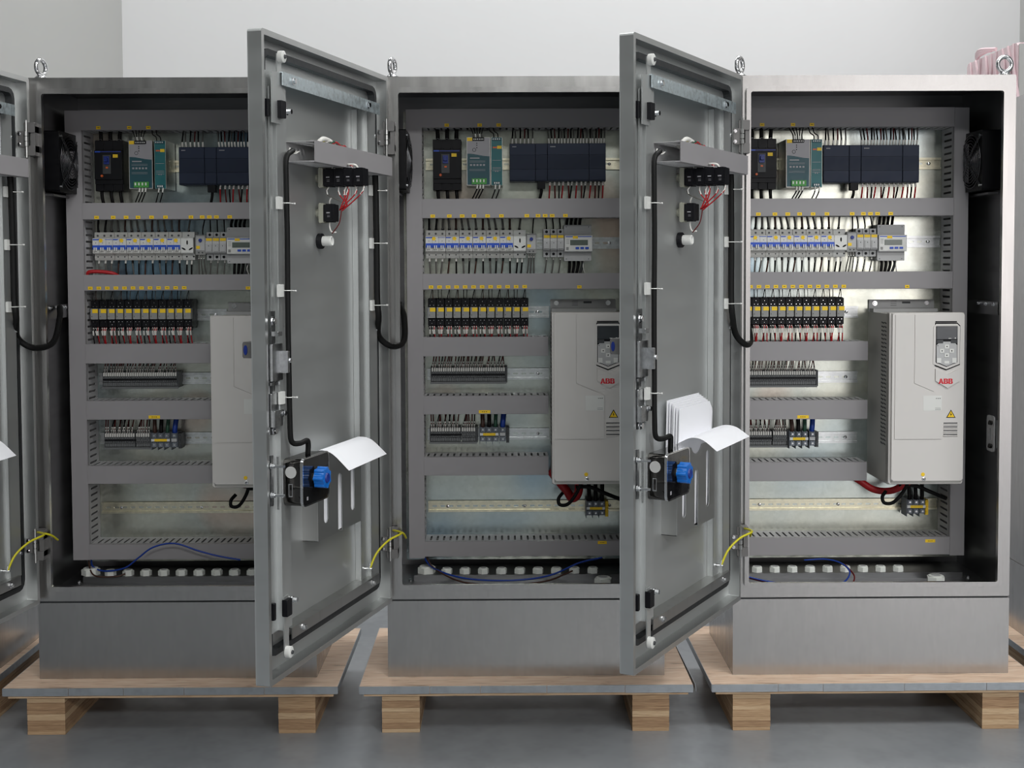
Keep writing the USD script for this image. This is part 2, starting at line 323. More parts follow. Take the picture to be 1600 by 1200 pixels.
def build_cabinet(k, label):
    t = Thing('control_cabinet', label, 'electrical cabinet', (CX[k], 0, 0), 0, None, org=(0, 0, ZB))
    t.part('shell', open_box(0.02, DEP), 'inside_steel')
    outer = rect(0, ZS, W, ZT, 0.004)
    t.part('front_frame', prism(outer.difference(rect(0.036, 0.404, 0.748, 1.790, 0.006)), 'xz', 0.0, 0.02), 'steel')
    t.part('sealing_lip', prism(rect(0.030, 0.398, 0.754, 1.796, 0.012).difference(rect(0.0425, 0.4115, 0.7415, 1.7815, 0.006)), 'xz', -0.013, 0.0), 'steel')
    t.part('plinth', [cb(0, W, 0.0, 0.02, ZB, ZS - 0.005, 0.002), bx(0, 0.003, 0.02, DEP, ZB, ZS - 0.004), bx(W - 0.003, W, 0.02, DEP, ZB, ZS - 0.004), bx(0.003, W - 0.003, DEP - 0.003, DEP, ZB, ZS - 0.004)], 'steel')
    t.part('seam_gap', [bx(0.003, W - 0.003, 0.003, DEP - 0.003, ZS - 0.005, ZS + 0.0005)], 'seal')
    t.part('mounting_plate', [bx(0.028, 0.752, PLATE_Y, PLATE_Y + 0.003, 0.402, 1.772)], 'plate')
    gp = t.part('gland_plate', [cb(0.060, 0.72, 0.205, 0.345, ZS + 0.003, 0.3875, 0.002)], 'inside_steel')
    t.parts('plate_bolt', [hexbolt((0.05, y, 0.372), 0.005, 0.006, 'z', 1) for y in (0.12, 0.2)] + [hexbolt((0.735, y, 0.372), 0.005, 0.006, 'z', 1) for y in (0.12, 0.2)], 'chrome', parent=gp)
    for x0, x1 in ((0.003, 0.020), (W - 0.020, W - 0.003)):
        r = t.part('side_rail', [cb(x0, x1, 0.06, 0.34, 1.158, 1.196, 0.002)], 'inside_steel')
        xi = x1 if x0 < 0.1 else x0; sg_ = 1 if x0 < 0.1 else -1
        t.parts('rail_screw', [hexbolt((xi, y, 1.188), 0.0045, 0.006, 'x', sg_) for y in (0.09, 0.15, 0.21)], 'chrome', parent=r)
    hinge_parts(t, 1.610, 1.700, 'upper'); hinge_parts(t, 0.494, 0.577, 'lower')
    for x, deg in ((0.022, 72 if k != 3 else 55), (0.766, 8)):
        t.part('eye_bolt', eye_bolt(x, 0.05, deg), 'chrome', 40)
    # striker of the lock on the right-hand wall
    s = t.part('lock_strike', prism(rect(0.020, 0.772, 0.075, 0.874, 0.010).difference(unary_union([rect(0.044, 0.802, 0.052, 0.838, 0.003)])), 'yz', 0.738, 0.742), 'strike')
    t.part('strike_bracket', [bx(0.742, 0.777, 0.022, 0.026, 0.784, 0.862), bx(0.7415, 0.745, 0.022, 0.060, 0.784, 0.862)], 'strike', parent=s)
    t.parts('strike_roller', [cyl((0.7375, 0.034, z - 0.002), (0.729, 0.034, z), 0.0065, 12) for z in (0.790, 0.856)], 'dark_chrome', 35, parent=s)
    # the door, swung wide open
    D = door_frame(k)
    ring = rect(0, DZ0, WD, DZ1, 0.007)
    door = t.part('door', D([prism(ring.difference(rect(0.013, DZ0 + 0.013, WD - 0.013, DZ1 - 0.013, 0.003)), 'xz', -0.0315, 0.0)]), 'door_steel')
    dp = lambda name, m, mat, sm=False, lab=None: t.part(name, D(m), mat, sm, parent=door, label=lab)
    def dps(name, ms, mat, sm=False):
        for m in ms: dp(name, m, mat, sm)
    dp('door_skin', [prism(ring, 'xz', -0.034, -0.0315)], 'skin')
    dp('door_gasket', prism(rect(0.056, 0.424, 0.742, 1.786, 0.028).difference(rect(0.070, 0.438, 0.728, 1.772, 0.016)), 'xz', -0.032, -0.012), 'seal')
    dp('top_stiffener', [bx(0.105, 0.70, 0.014, 0.016, 1.706, 1.736), bx(0.105, 0.70, -0.031, 0.014, 1.734, 1.736)], 'zinc')
    dp('bottom_stiffener', [bx(0.105, 0.66, 0.002, 0.004, 0.448, 0.474), bx(0.105, 0.66, -0.031, 0.002, 0.472, 0.474)], 'steel_dull')
    dp('lock_stiffener', [bx(0.742, 0.744, -0.031, -0.008, 0.482, 1.735), bx(0.712, 0.744, -0.008, -0.006, 0.482, 1.735), bx(0.710, 0.712, -0.0205, 0.004, 0.482, 1.735), bx(0.664, 0.712, 0.004, 0.006, 0.482, 1.735), bx(0.664, 0.666, -0.031, 0.004, 0.482, 1.735)], 'skin')
    dp('hinge_stiffener', [bx(0.088, 0.090, -0.031, -0.004, 0.470, 1.712), bx(0.088, 0.142, -0.006, -0.004, 0.470, 1.712), bx(0.142, 0.190, -0.016, -0.014, 0.470, 1.712), bx(0.140, 0.142, -0.016, -0.004, 0.470, 1.712), bx(0.188, 0.190, -0.031, -0.014, 0.470, 1.712)], 'skin')
    dp('latch_bar', [cb(0.722, 0.738, -0.002, 0.001, 0.93, 1.70, 0.001), prism([(0.70, 1.62), (0.742, 1.62), (0.742, 1.730), (0.716, 1.734), (0.714, 1.775), (0.694, 1.775), (0.692, 1.725), (0.690, 1.70)], 'xz', 0.007, 0.010),
                     prism([(0.690, 0.42), (0.712, 0.42), (0.714, 0.56), (0.690, 0.56)], 'xz', 0.007, 0.010)], 'skin')
    for z in (1.768, 0.432): dp('latch_roller', [lathe([(0.0, 0.0), (0.0135, 0.0), (0.0135, 0.011), (0.010, 0.013), (0.0, 0.013)], 'w', 18, (0.703, 0.010, z))], 'white', 35)
    for z in (1.768, 0.432): dp('roller_screw', [lathe([(0.0, 0.0), (0.005, 0.0), (0.004, 0.003), (0.0, 0.003)], 'w', 12, (0.703, 0.0232, z))], 'darkgrey', 35)
    for z in (1.652, 0.534): dp('latch_guide', [cb(0.690, 0.716, 0.006, 0.019, z - 0.019, z + 0.019, 0.002), cb(0.742, 0.752, -0.012, 0.004, z - 0.019, z + 0.019, 0.002)], 'black')
    dps('lock_case', [cb(0.700, 0.752, -0.006, 0.008, 1.050, 1.132, 0.002), cb(0.698, 0.708, 0.006, 0.024, 1.066, 1.115, 0.002), bx(0.690, 0.752, -0.004, 0.004, 1.040, 1.047)], 'bracket')
    dps('lock_lever', [cb(0.698, 0.752, -0.006, 0.004, 0.984, 1.022, 0.002), cb(0.712, 0.752, -0.006, 0.012, 0.948, 0.984, 0.002), bx(0.728, 0.742, -0.006, 0.002, 0.93, 1.05), cb(0.726, 0.748, 0.0, 0.020, 1.150, 1.160, 0.002), bx(0.726, 0.748, 0.0, 0.003, 1.133, 1.205)], 'bracket')
    dps('lock_nut', [hexbolt((0.740, 0.002, z), 0.0075, 0.009, 'y', 1) for z in (1.183, 0.939)] + [hexbolt((0.704, 0.006, 0.975), 0.006, 0.010, 'y', 1), hexbolt((0.694, 0.012, 1.093), 0.006, 0.014, 'y', 1)], 'chrome')
    dps('door_bolt', [hexbolt((x, 0.004, 0.461), 0.0062, 0.008, 'y', 1) for x in (0.60, 0.16)] + [hexbolt((x, 0.016, 1.722), 0.0065, 0.007, 'y', 1) for x in (0.645, 0.19)] + [hexbolt((0.668, 0.008, z), 0.006, 0.014, 'y', 1) for z in (1.651, 0.543)] + [hexbolt((0.088, -0.012, z), 0.005, 0.010, 'y', 1) for z in (1.652, 1.135, 0.53)], 'chrome')
    dp('door_handle', [cb(0.700, 0.742, -0.070, -0.034, 1.100, 1.136, 0.004)], 'hinge')
    dp('handle_button', [prism(affinity.translate(affinity.scale(sg.Point(0, 0).buffer(1, quad_segs=8), 0.0045, 0.011), -0.062, 1.118), 'yz', 0.741, 0.7435)], 'deep_blue')
    dp('earth_stud', [cyl((0.165, -0.031, 0.500), (0.165, 0.006, 0.500), 0.0028, 8), hexbolt((0.165, -0.022, 0.500), 0.006, 0.008, 'y', 1)], 'chrome')
    dp('bolt_pair', [cyl((0.752, 0.0, z), (0.752, 0.034, z), 0.003, 8) for z in (0.862, 0.797)] + [hexbolt((0.752, 0.002, z), 0.006, 0.008, 'y', 1) for z in (0.862, 0.797)] + [bx(0.742, 0.752, -0.004, 0.002, 0.772, 0.885)], 'bracket')
    return t
CABLAB = {1: 'left open stainless steel control cabinet, half covered by a swung open door', 2: 'middle open stainless steel control cabinet between two swung open doors', 3: 'right open stainless steel control cabinet with its whole interior in view'}
for k in (1, 2, 3): build_cabinet(k, CABLAB[k])

def build_closed_cabinet(x, y, label):
    t = Thing('control_cabinet', label, 'electrical cabinet', (x, y, 0), 0, None, org=(0, 0, ZB))
    t.part('shell', [cb(0, W, 0.0, DEP, ZS, ZT, 0.003)], 'steel'); t.part('plinth', [cb(0, W, 0, DEP, ZB, ZS - 0.005, 0.002), bx(0.005, W - 0.005, 0.005, DEP - 0.005, ZS - 0.005, ZS)], 'steel')
    t.part('door', [cb(0.01, W - 0.01, -0.03, -0.002, ZS + 0.005, ZT - 0.005, 0.004)], 'steel')
build_closed_cabinet(-1.462 - W, 0.10, 'closed steel cabinet side glimpsed past the hinges at the far left edge')
build_closed_cabinet(1.612, 0.15, 'steel cabinet side glimpsed beyond the right cabinet at the right edge')

# ------------------------------------------------------------------ pallets
def build_pallet(x, y, label, w0=-0.072, w1=W + 0.068, peeled=False):
    t = Thing('pallet', label, 'pallet', (x, y, 0), 0, None, org=(W / 2, 0.2, FZ))
    y0, y1 = -0.085, 0.50
    t.part('deck', [cb(w0, w1, y0 + 0.001, y1, 0.128, ZB, 0.001)], 'ply')
    t.part('under_deck', [bx(w0 + 0.012, w1 - 0.012, y0 + 0.006, y1 - 0.006, 0.118, 0.128)], 'ply_edge')
    rr = random.Random(int((x + 3) * 100))
    pts = [(a, y0 - 0.0015) for a in np.linspace(w0 - 0.001, w1 + 0.001, 14)]
    strip = []
    xs = sorted([w0 - 0.001, w1 + 0.001] + [w0 + (w1 - w0) * q + rr.uniform(-.03, .03) for q in (0.18, 0.36, 0.55, 0.8)])
    for a, b in zip(xs[:-1], xs[1:]):
        strip.append(cb(a + 0.0006, b - 0.0006, y0 - 0.002, y0 + 0.0008, 0.1268 + rr.uniform(-.0008, .0008), ZB + rr.uniform(0, .0008), 0.0006))
    t.parts('edge_strip', strip, 'strip')
    for sx in (w0, w1):
        s = 1 if sx > 0 else -1
        a, b = (sx, sx + s * 0.0016) if s > 0 else (sx - 0.0016, sx)
        if peeled and s > 0:
            m = cb(0, 0.0016, y0, 0.30, 0.1275, ZB + 0.002, 0.0005); v = m[0].copy(); v[:, 0] += sx + 0.006 * np.clip((0.35 - v[:, 1]) / 0.4, 0, 1); v[:, 0] += (ZB - v[:, 2]) * 0.1; m = (v, m[1])
            t.part('edge_strip', m, 'strip', label='side edge strip peeling away from the deck')
        else:
            t.part('edge_strip', [cb(a, b, y0, y1, 0.1275, ZB, 0.0005)], 'strip')
    for sx0, sx1 in ((-0.012, 0.093), (0.682, 0.785)):
        core = t.part('skid', [bx(sx0 + 0.0015, sx1 - 0.0015, -0.068, 0.48, FZ, 0.118)], LAM[0])
        hts = [0.011, 0.016, 0.013, 0.018, 0.012, 0.020, 0.016]; tot = sum(hts); z = FZ
        for i, h in enumerate(hts):
            h = h * (0.118 - FZ) / tot; o = rr.uniform(0, 0.0016)
            t.part('ply_layer', [bx(sx0 + o * .5, sx1 - o * .5, -0.070 + o, 0.482 - o, z + 0.0005, z + h - 0.0004)], LAM[(i * 2 + rr.randint(0, 1)) % 3], parent=core)
            z += h
build_pallet(CX[1], 0, 'plywood pallet on laminated skids under the left open cabinet')
build_pallet(CX[2], 0, 'plywood pallet with a peeling edge strip under the middle open cabinet', peeled=True)
build_pallet(CX[3], 0, 'plywood pallet on laminated skids under the right open cabinet')
build_pallet(-1.462 - W, 0.10, 'pallet under the closed cabinet at the far left edge', w0=-0.04, w1=W + 0.02)
build_pallet(1.612, 0.15, 'pallet under the cabinet glimpsed at the right edge', w0=-0.055, w1=W + 0.06)
# pink film wrapped crate behind the right cabinet
t = Thing('wrapped_crate', 'tall crate wrapped in pink film behind the top right corner of the right cabinet', 'crate', (1.892, 1.0, 0), 0, None, org=(0.25, 0.46, FZ))
v, f = cb(0, 0.5, 0.195, 0.72, FZ, 2.118, 0.012)
t.part('crate_body', (v, f), 'pink')
t.part('front_board', [bx(0.004, 0.496, 0.188, 0.195, FZ, 2.112)], 'wall_grey')
folds = []
for q in range(9):
    y = 0.23 + q * 0.056; folds.append(tube(spline([(-0.001, y, 2.118), (-0.004, y + rng.uniform(-.04, .04), 2.03), (-0.002, y + rng.uniform(-.08, .08), 1.9)], 4), [0.004 + 0.003 * rng.random()] * 9, 6))
t.parts('film_folds', folds, 'pink', 40)
t.parts('film_tuft', [tube(spline([(0.02, 0.66, 2.11), (0.01, 0.62, 2.135 + .01 * i), (0.03 + .01 * i, 0.58 - .02 * i, 2.15)], 4), 0.008, 6) for i in range(3)], 'pink', 40, label='tied tuft of film on the top edge')

# ------------------------------------------------------------------ cable ducts
def slotted(L, d, hole=0.0062, pitch=0.0195, a=0.24, b=0.82):
    p = sg.box(0, 0, L, d); n = int(L / pitch); off = (L - n * pitch) / 2
    hs = [rect(off + (i + .5) * pitch - hole / 2, d * a, off + (i + .5) * pitch + hole / 2, d * b, 0.002) for i in range(n)]
    return p.difference(unary_union(hs))
def duct_meshes(L, h, d):
    tt = 0.0016; p = slotted(L, d)
    chan = cat(prism(p, 'xy', 0, tt), prism(p, 'xy', h - tt, h), bx(0, L, d - tt, d, tt, h - tt))
    cover = cat(bx(0, L, -0.0018, 0.0002, -0.0008, h + 0.0008), bx(0, L, 0.0002, 0.012, h, h + 0.0016), bx(0, L, 0.0002, 0.012, -0.0016, 0))
    return chan, cover
def vert(m):                                                            # turn an x-running duct upright
    v = m[0]; return np.stack([-v[:, 2], v[:, 1], v[:, 0]], 1), m[1]
def sticker(t, x, z, w=0.0128, h=0.0092, y=-0.0018, parent=None):
    s = t.part('label_sticker', [bx(x - w / 2, x + w / 2, y - 0.0004, y, z - h / 2, z + h / 2)], 'yellow', parent=parent)
    return s
def sticker_marks(t, s, x, z, w, y):
    if s.count('/') <= 4:
        t.parts('printed_mark', [bx(x + w * a, x + w * b, y - 0.0006, y - 0.0004, z - 0.0009, z + 0.0009) for a, b in ((-.24, -.13), (-.07, .04), (.10, .22))], 'ink', parent=s)
def build_duct(k, name, x, z, L, h, labels, label, d=0.1135):
    t = Thing('cable_duct', label, 'cable duct', (CX[k] + x, 0.235, z), 0)
    chan, cover = duct_meshes(L, h, d)
    t.part('channel', chan, 'duct_in'); cv = t.part('cover', cover, 'duct')
    for lx, lz, lw in labels:
        s = sticker(t, lx - x, lz, lw)
        sticker_marks(t, s, lx - x, lz, lw, -0.0018)
    return t
DUCT = {  # z bottom, z top per cabinet
    1: {1: (1.709, 1.765), 2: (1.447, 1.493), 3: (1.237, 1.281), 4: (1.021, 1.076), 5: (0.854, 0.907), 6: (0.662, 0.713), 7: (0.434, 0.477)},
    2: {1: (1.713, 1.765), 2: (1.447, 1.501), 3: (1.236, 1.280), 4: (1.038, 1.092), 5: (0.865, 0.917), 6: (0.682, 0.734), 7: (0.438, 0.480)},
    3: {1: (1.711, 1.765), 2: (1.449, 1.498), 3: (1.233, 1.281), 4: (1.020, 1.074), 5: (0.845, 0.899), 6: (0.660, 0.713), 7: (0.436, 0.486)}}
VD = {1: (0.024, 0.070), 2: (0.046, 0.090), 3: (0.030, 0.076)}
XOFF = {1: (-0.006, 0.0), 2: (0.010, 0.023), 3: (0.0, 0.0)}
SHIFT_ROW2 = {1: 0.0, 2: 0.010, 3: 0.0}
LX2 = [0.112, 0.161, 0.199, 0.234, 0.274, 0.315, 0.390, 0.423, 0.444, 0.465, 0.504]
RELX = {1: 0.077, 2: 0.103, 3: 0.077}
for k in (1, 2, 3):
    xl = VD[k][1] + 0.0005; xr = 0.690; s2 = SHIFT_ROW2[k]; where = 'in the %s cabinet' % SIDE[k]
    xe = 0.440 if k == 3 else 0.462
    d = DUCT[k]
    lab = {1: [(x + s2, 0.0055, 0.013) for x in (0.122 if k != 2 else 0.155, 0.213 if k != 2 else 0.252, 0.269 if k != 2 else 0.308)],
           2: [(x + s2, 0.0048, 0.0135) for x in LX2],
           3: [(RELX[k] + 0.0125 + i * 0.0252, 0.0065, 0.0135) for i in range(12)] + [(0.555, 0.005, 0.013)], 4: [],
           5: [(0.248 if k == 3 else 0.272, 0.006, 0.034)], 6: [], 7: [(0.632, 0.040, 0.030)] if k == 3 else [(0.622, 0.0385, 0.027)]}
    lab[1] = [(x, 0.0055, w) for x, z, w in lab[1]]
    names = {1: 'topmost grey cable duct, in shade above the controllers, %s', 2: 'grey slotted cable duct above the white breakers %s', 3: 'grey slotted cable duct between breakers and relays %s',
             4: 'short grey cable duct under the relay row %s', 5: 'short grey cable duct between the two terminal strips %s', 6: 'short grey cable duct under the lower terminal strip %s', 7: 'lowest grey slotted cable duct, above the white glands %s'}
    for i in range(1, 8):
        z0, z1 = d[i]; x1 = xe if i in (4, 5, 6) else xr
        build_duct(k, 'd%d' % i, xl, z0, x1 - xl, z1 - z0, lab[i], names[i] % where)
    for (a, b), tx in ((VD[k], 'upright grey slotted cable duct at the left edge of the plate %s'), ((0.692, 0.733), 'upright grey slotted cable duct at the right edge of the plate %s')):
        t = Thing('cable_duct', tx % where, 'cable duct', (CX[k] + b, 0.235, 0.432), 0)
        ch, cv = duct_meshes(1.765 - 0.432, b - a, 0.1135)
        t.part('channel', vert(ch), 'duct_in'); t.part('cover', vert(cv), 'duct')

# ------------------------------------------------------------------ DIN rails
def build_rail(t, L, mat='rail', slots=True):
    h = 0.035
    web = sg.box(0, 0.0065, L, h - 0.0065)
    if slots: web = web.difference(unary_union([rect(0.012 + i * 0.025, h / 2 - 0.003, 0.027 + i * 0.025, h / 2 + 0.003, 0.0028) for i in range(int((L - 0.02) / 0.025))]))
    r = t.part('rail', [prism(web, 'xz', 0.0060, 0.0072), bx(0, L, 0.0, 0.0072, 0.0055, 0.0067), bx(0, L, 0.0, 0.0072, h - 0.0067, h - 0.0055), bx(0, L, -0.0008, 0.0006, 0, 0.0066), bx(0, L, -0.0008, 0.0006, h - 0.0066, h)], mat)
    for x in [0.06, L * 0.5, L - 0.035]:
        t.parts('rail_screw', [lathe([(0.0, 0.0), (0.0052, 0.0), (0.0042, 0.003), (0.0, 0.0038)], 'y', 12, (x, 0.006, h / 2))], 'chrome', 35)
    return r
RAIL = {1: (1.592, 1.355, 1.142, 0.948, 0.765, 0.551), 2: (1.595, 1.355, 1.146, 0.957, 0.773, 0.550), 3: (1.592, 1.355, 1.142, 0.943, 0.757, 0.550)}
RN = ['behind the dark controllers', 'behind the white breakers', 'behind the relays', 'behind the long terminal strip', 'behind the short terminal strip', 'running bare along the bottom']
for k in (1, 2, 3):
    x0 = VD[k][1] + 0.006
    for i, z in enumerate(RAIL[k]):
        x1 = 0.688 if i in (0, 1, 5) else (0.440 if k == 3 else 0.468)
        t = Thing('din_rail', 'metal mounting rail %s in the %s cabinet' % (RN[i], SIDE[k]), 'mounting rail', (CX[k] + x0, PLATE_Y - 0.0072, z), 0)
        build_rail(t, x1 - x0, 'rail_yellow' if i in (0, 5) else 'rail')

# ------------------------------------------------------------------ wires
def wire(t, pts, r=0.0016, mat='blackwire', sleeve=0, smat='sleeve', n=5, sl=0.014, name='wire'):
    """A wire; sleeve: 0 none, 1 a marker sleeve at its first end, 2 at its last."""
    p = spline(pts, 4)
    w = t.part(name, tube(p, r, n), mat, True)
    if sleeve:
        a = p if sleeve == 1 else p[::-1]
        d = np.cumsum(np.r_[0, np.linalg.norm(np.diff(a, axis=0), axis=1)])
        q = np.array([[np.interp(x, d, a[:, j]) for j in range(3)] for x in np.linspace(0.002, min(sl, d[-1] * .8), 3)])
        t.part('wire_marker', tube(q, r * 1.35, n), smat, True, parent=w)
    return w
def screw(t, name, pts, r, mat='darkgrey', axis='y', parent=None):
    t.parts(name, [lathe([(0.0, 0.0), (r, 0.0), (r, 0.0004), (0.0, 0.0004)], 'y', 10, p) for p in pts], mat, parent=parent)

# ------------------------------------------------------------------ devices (local frame: x to the right, y = 0 at the front face and growing inwards, z up from the bottom)
def b_mccb(t):
    w, h, d = 0.084, 0.150, 0.072
    body = t.part('body', [cb(0, w, 0.012, d, 0.0, h, 0.002), cb(0.001, w - 0.001, 0.0, 0.014, 0.034, h - 0.030, 0.002), cb(0.001, w - 0.001, 0.006, 0.014, 0.020, 0.034, 0.001)] + [cb(x, x + 0.022, 0.008, 0.03, 0.0, 0.019, 0.002) for x in (0.003, 0.031, 0.059)] + [cb(x, x + 0.024, 0.010, 0.03, h - 0.028, h, 0.003) for x in (0.002, 0.030, 0.058)], 'black')
    t.part('blue_stripe', [bx(0.004, w - 0.004, -0.0006, 0.0002, h - 0.036, h - 0.033)], 'deep_blue')
    t.part('nameplate', [bx(0.003, 0.019, -0.0012, -0.0006, h - 0.0365, h - 0.0325)], 'blue')
    t.part('toggle', [cb(0.030, 0.046, -0.006, 0.002, 0.078, 0.102, 0.002), cb(0.033, 0.043, -0.014, -0.004, 0.086, 0.096, 0.002)], 'deep_blue')
    t.part('toggle_recess', [cb(0.026, 0.050, -0.0015, 0.001, 0.050, 0.106, 0.001)], 'darkgrey')
    t.parts('indicator', [bx(0.035, 0.042, -0.0025, -0.001, 0.066, 0.071)], 'orange')
    t.part('trip_button', [lathe([(0, 0), (0.0042, 0), (0.0036, 0.003), (0, 0.003)], 'y', 14, (0.023, 0.0, 0.044))], 'orange', 35)
    t.part('label_sticker', [bx(0.056, 0.071, -0.0008, 0.0, 0.098, 0.108)], 'yellow')
    for i in range(3):
        x = 0.014 + i * 0.028
        wire(t, [(x, 0.03, h - 0.012), (x, 0.026, h + 0.016), (x + 0.003 * (i - 1), 0.034, h + 0.044)], 0.0058, 'blackwire', n=8, name='supply_cable')
        t.part('cable_lug', torus((x, 0.020, h - 0.002), 0.0058, 0.0011, 'y', 14, 5, 0.2, 2.9), 'chrome', True)
        wire(t, [(x, 0.03, 0.012), (x, 0.026, -0.012), (x + 0.004, 0.034, -0.046)], 0.0050, 'blackwire', n=8, name='load_cable')
def b_psu(t):
    w, h, d = 0.070, 0.142, 0.108
    t.part('case', [cb(0, w, 0.0015, d, 0, h, 0.0015)], 'alu')
    n = 12
    wave = [(0.0025, 0.003), (w - 0.0025, 0.003), (w - 0.0025, 0.086)] + [(0.0025 + (w - 0.005) * (1 - i / n), 0.086 + 0.008 * (0.5 - 0.5 * math.cos(math.pi * i / n))) for i in range(1, n + 1)]
    t.part('front_panel', [bx(0.001, w - 0.001, 0.0005, 0.0016, 0.001, h - 0.001)], 'silverprint')
    t.part('teal_panel', prism(wave, 'xz', 0.0, 0.0006), 'teal')
    tb = t.part('output_terminal', [cb(0.018, 0.052, -0.004, 0.004, h - 0.010, h - 0.0005, 0.001)], 'black')
    t.parts('terminal_screw', [bx(0.0205 + i * 0.0052, 0.0235 + i * 0.0052, -0.0045, -0.0038, h - 0.0075, h - 0.0045) for i in range(6)], 'white', parent=tb)
    gt = t.part('input_terminal', [cb(0.015, 0.059, -0.005, 0.004, 0.004, 0.021, 0.001)], 'green')
    t.parts('terminal_notch', [bx(0.018 + i * 0.0102, 0.022 + i * 0.0102, -0.0054, -0.0048, 0.010, 0.018) for i in range(4)], 'white', parent=gt)
    t.parts('indicator', [bx(0.029, 0.0315, -0.0003, 0.0005, z, z + 0.0028) for z in (0.123, 0.117, 0.110)], 'black')
    t.parts('printed_mark', [bx(0.010, 0.038, -0.0003, 0.0002, 0.079, 0.0825)] + [bx(0.010 + i * 0.0095, 0.016 + i * 0.0095, -0.0003, 0.0002, 0.058, 0.0632) for i in range(5)] + [bx(0.008, 0.055, -0.0003, 0.0002, z, z + 0.0008) for z in (0.072, 0.069, 0.048, 0.044)], 'silverprint')
    t.part('adjuster_print', torus((0.0225, 0.0, 0.105), 0.0048, 0.0006, 'y', 12, 4), 'darkgrey', True)
    t.part('label_sticker', [bx(0.002, 0.017, -0.0004, 0.0005, h - 0.011, h - 0.001)], 'yellow')
    for i in range(5):
        x = 0.021 + i * 0.0065
        wire(t, [(x, 0.001, h - 0.003), (x - 0.002, -0.003, h + 0.012), (x - 0.012 + 0.004 * i, 0.006, h + 0.034)], 0.0017, 'blackwire', 1, 'sleeve' if i % 2 else 'greywire')
    for i in range(3):
        x = 0.030 + i * 0.009
        wire(t, [(x, 0.001, 0.006), (x, -0.002, -0.010), (x - 0.014, 0.008, -0.038)], 0.0020, 'blackwire', 1, sl=0.016)
def b_psu2(t):
    w, h, d = 0.034, 0.142, 0.108
    t.part('case', [cb(0, w, 0.0015, d, 0, h, 0.0015)], 'alu')
    t.part('front_panel', [bx(0.0012, w - 0.0012, 0.0, 0.0016, 0.001, h - 0.001)], 'teal2')
    tb = t.part('output_terminal', [cb(0.003, w - 0.003, -0.003, 0.002, h - 0.010, h - 0.001, 0.001)], 'teal')
    t.parts('terminal_screw', [bx(0.005 + i * 0.0062, 0.008 + i * 0.0062, -0.0035, -0.0028, h - 0.0075, h - 0.0040) for i in range(4)], 'white', parent=tb)
    lb = t.part('input_terminal', [cb(0.006, w - 0.006, -0.003, 0.002, 0.003, 0.012, 0.001)], 'teal')
    t.parts('terminal_notch', [bx(0.009 + i * 0.006, 0.0125 + i * 0.006, -0.0035, -0.0028, 0.005, 0.010) for i in range(3)], 'white', parent=lb)
    t.part('label_sticker', [bx(0.018, 0.031, -0.0006, 0.0, 0.108, 0.117)], 'yellow')
    t.part('warning_print', [bx(0.005, 0.017, -0.0004, 0.0, 0.110, 0.114)], 'orange')
    t.parts('printed_mark', [bx(0.004, 0.029, -0.0004, 0.0, z, z + 0.0012) for z in (0.074, 0.052, 0.048, 0.043)] + [bx(0.012 + .006 * i, 0.015 + .006 * i, -0.0004, 0, 0.0405, 0.0445) for i in range(2)], 'silverprint')
    for i in range(2):
        x = 0.009 + i * 0.012
        wire(t, [(x, 0.0, h - 0.003), (x - 0.002, -0.004, h + 0.010), (x - 0.012, -0.002, h + 0.018), (x - 0.016, 0.008, h + 0.036)], 0.0017, 'blackwire')
        wire(t, [(x + .004, 0.0, 0.005), (x + .002, -0.002, -0.014), (x - 0.008, 0.008, -0.040)], 0.0018, 'blackwire', 1, sl=0.016)
def b_plc(w, tops, bots, mark, redbots=0):
    def f(t):
        h, d = 0.112, 0.068
        t.part('body', [cb(0, w, 0.003, d, 0, h, 0.0025), cb(0.001, w - 0.001, 0.0, 0.006, 0.036, 0.078, 0.001)], 'dark_blue')
        t.part('terminal_flap', [cb(0.0012, w - 0.0012, 0.0, 0.006, 0.0785, h - 0.002, 0.0015)], 'dark_blue2'); t.part('terminal_flap', [cb(0.0012, w - 0.0012, -0.001, 0.006, 0.003, 0.0355, 0.0015)], 'dark_blue2')
        if mark: t.part('nameplate', [bx(0.008, 0.008 + mark, -0.0006, 0.0002, h - 0.011, h - 0.0085)], 'silverprint')
        for i in range(tops):
            x = w * (i + 0.6) / (tops + 0.2); q = rng.uniform(-.006, .006)
            wire(t, [(x, 0.020, h - 0.004), (x + q * .3, 0.012, h + 0.016), (x + q, 0.020, h + 0.052)], 0.0023, ['blackwire', 'greywire', 'blackwire', 'darkredwire'][(i * 7 + tops) % 4] if tops > 5 else 'blackwire', 1 if tops > 5 or i % 2 else 0, sl=0.022)
        for i in range(bots):
            x = w * (i + 0.6) / (bots + 0.2); q = rng.uniform(-.010, .004)
            wire(t, [(x, 0.020, 0.004), (x + q * .3, 0.010, -0.014), (x + q, 0.020, -0.055)], 0.0024, 'darkredwire' if i % 3 == 1 and redbots else ('redwire' if redbots and i % 3 == 0 else 'blackwire'), 1, sl=0.020)
        if not mark and w < 0.04:
            t.part('plug', [cb(0.006, w - 0.006, 0.006, 0.03, -0.022, 0.001, 0.003)], 'black')
            wire(t, [(w / 2, 0.018, -0.016), (w / 2, 0.016, -0.032), (w / 2 - 0.006, 0.022, -0.056)], 0.0042, 'blackwire', n=8, name='signal_cable')
    return f
MCB_PROFILE = [(0.064, 0.0), (0.022, 0.0), (0.020, 0.006), (0.020, 0.018), (0.002, 0.0195), (0.0, 0.022), (0.0, 0.064), (0.002, 0.066), (0.020, 0.067), (0.020, 0.080), (0.022, 0.084), (0.064, 0.084)]
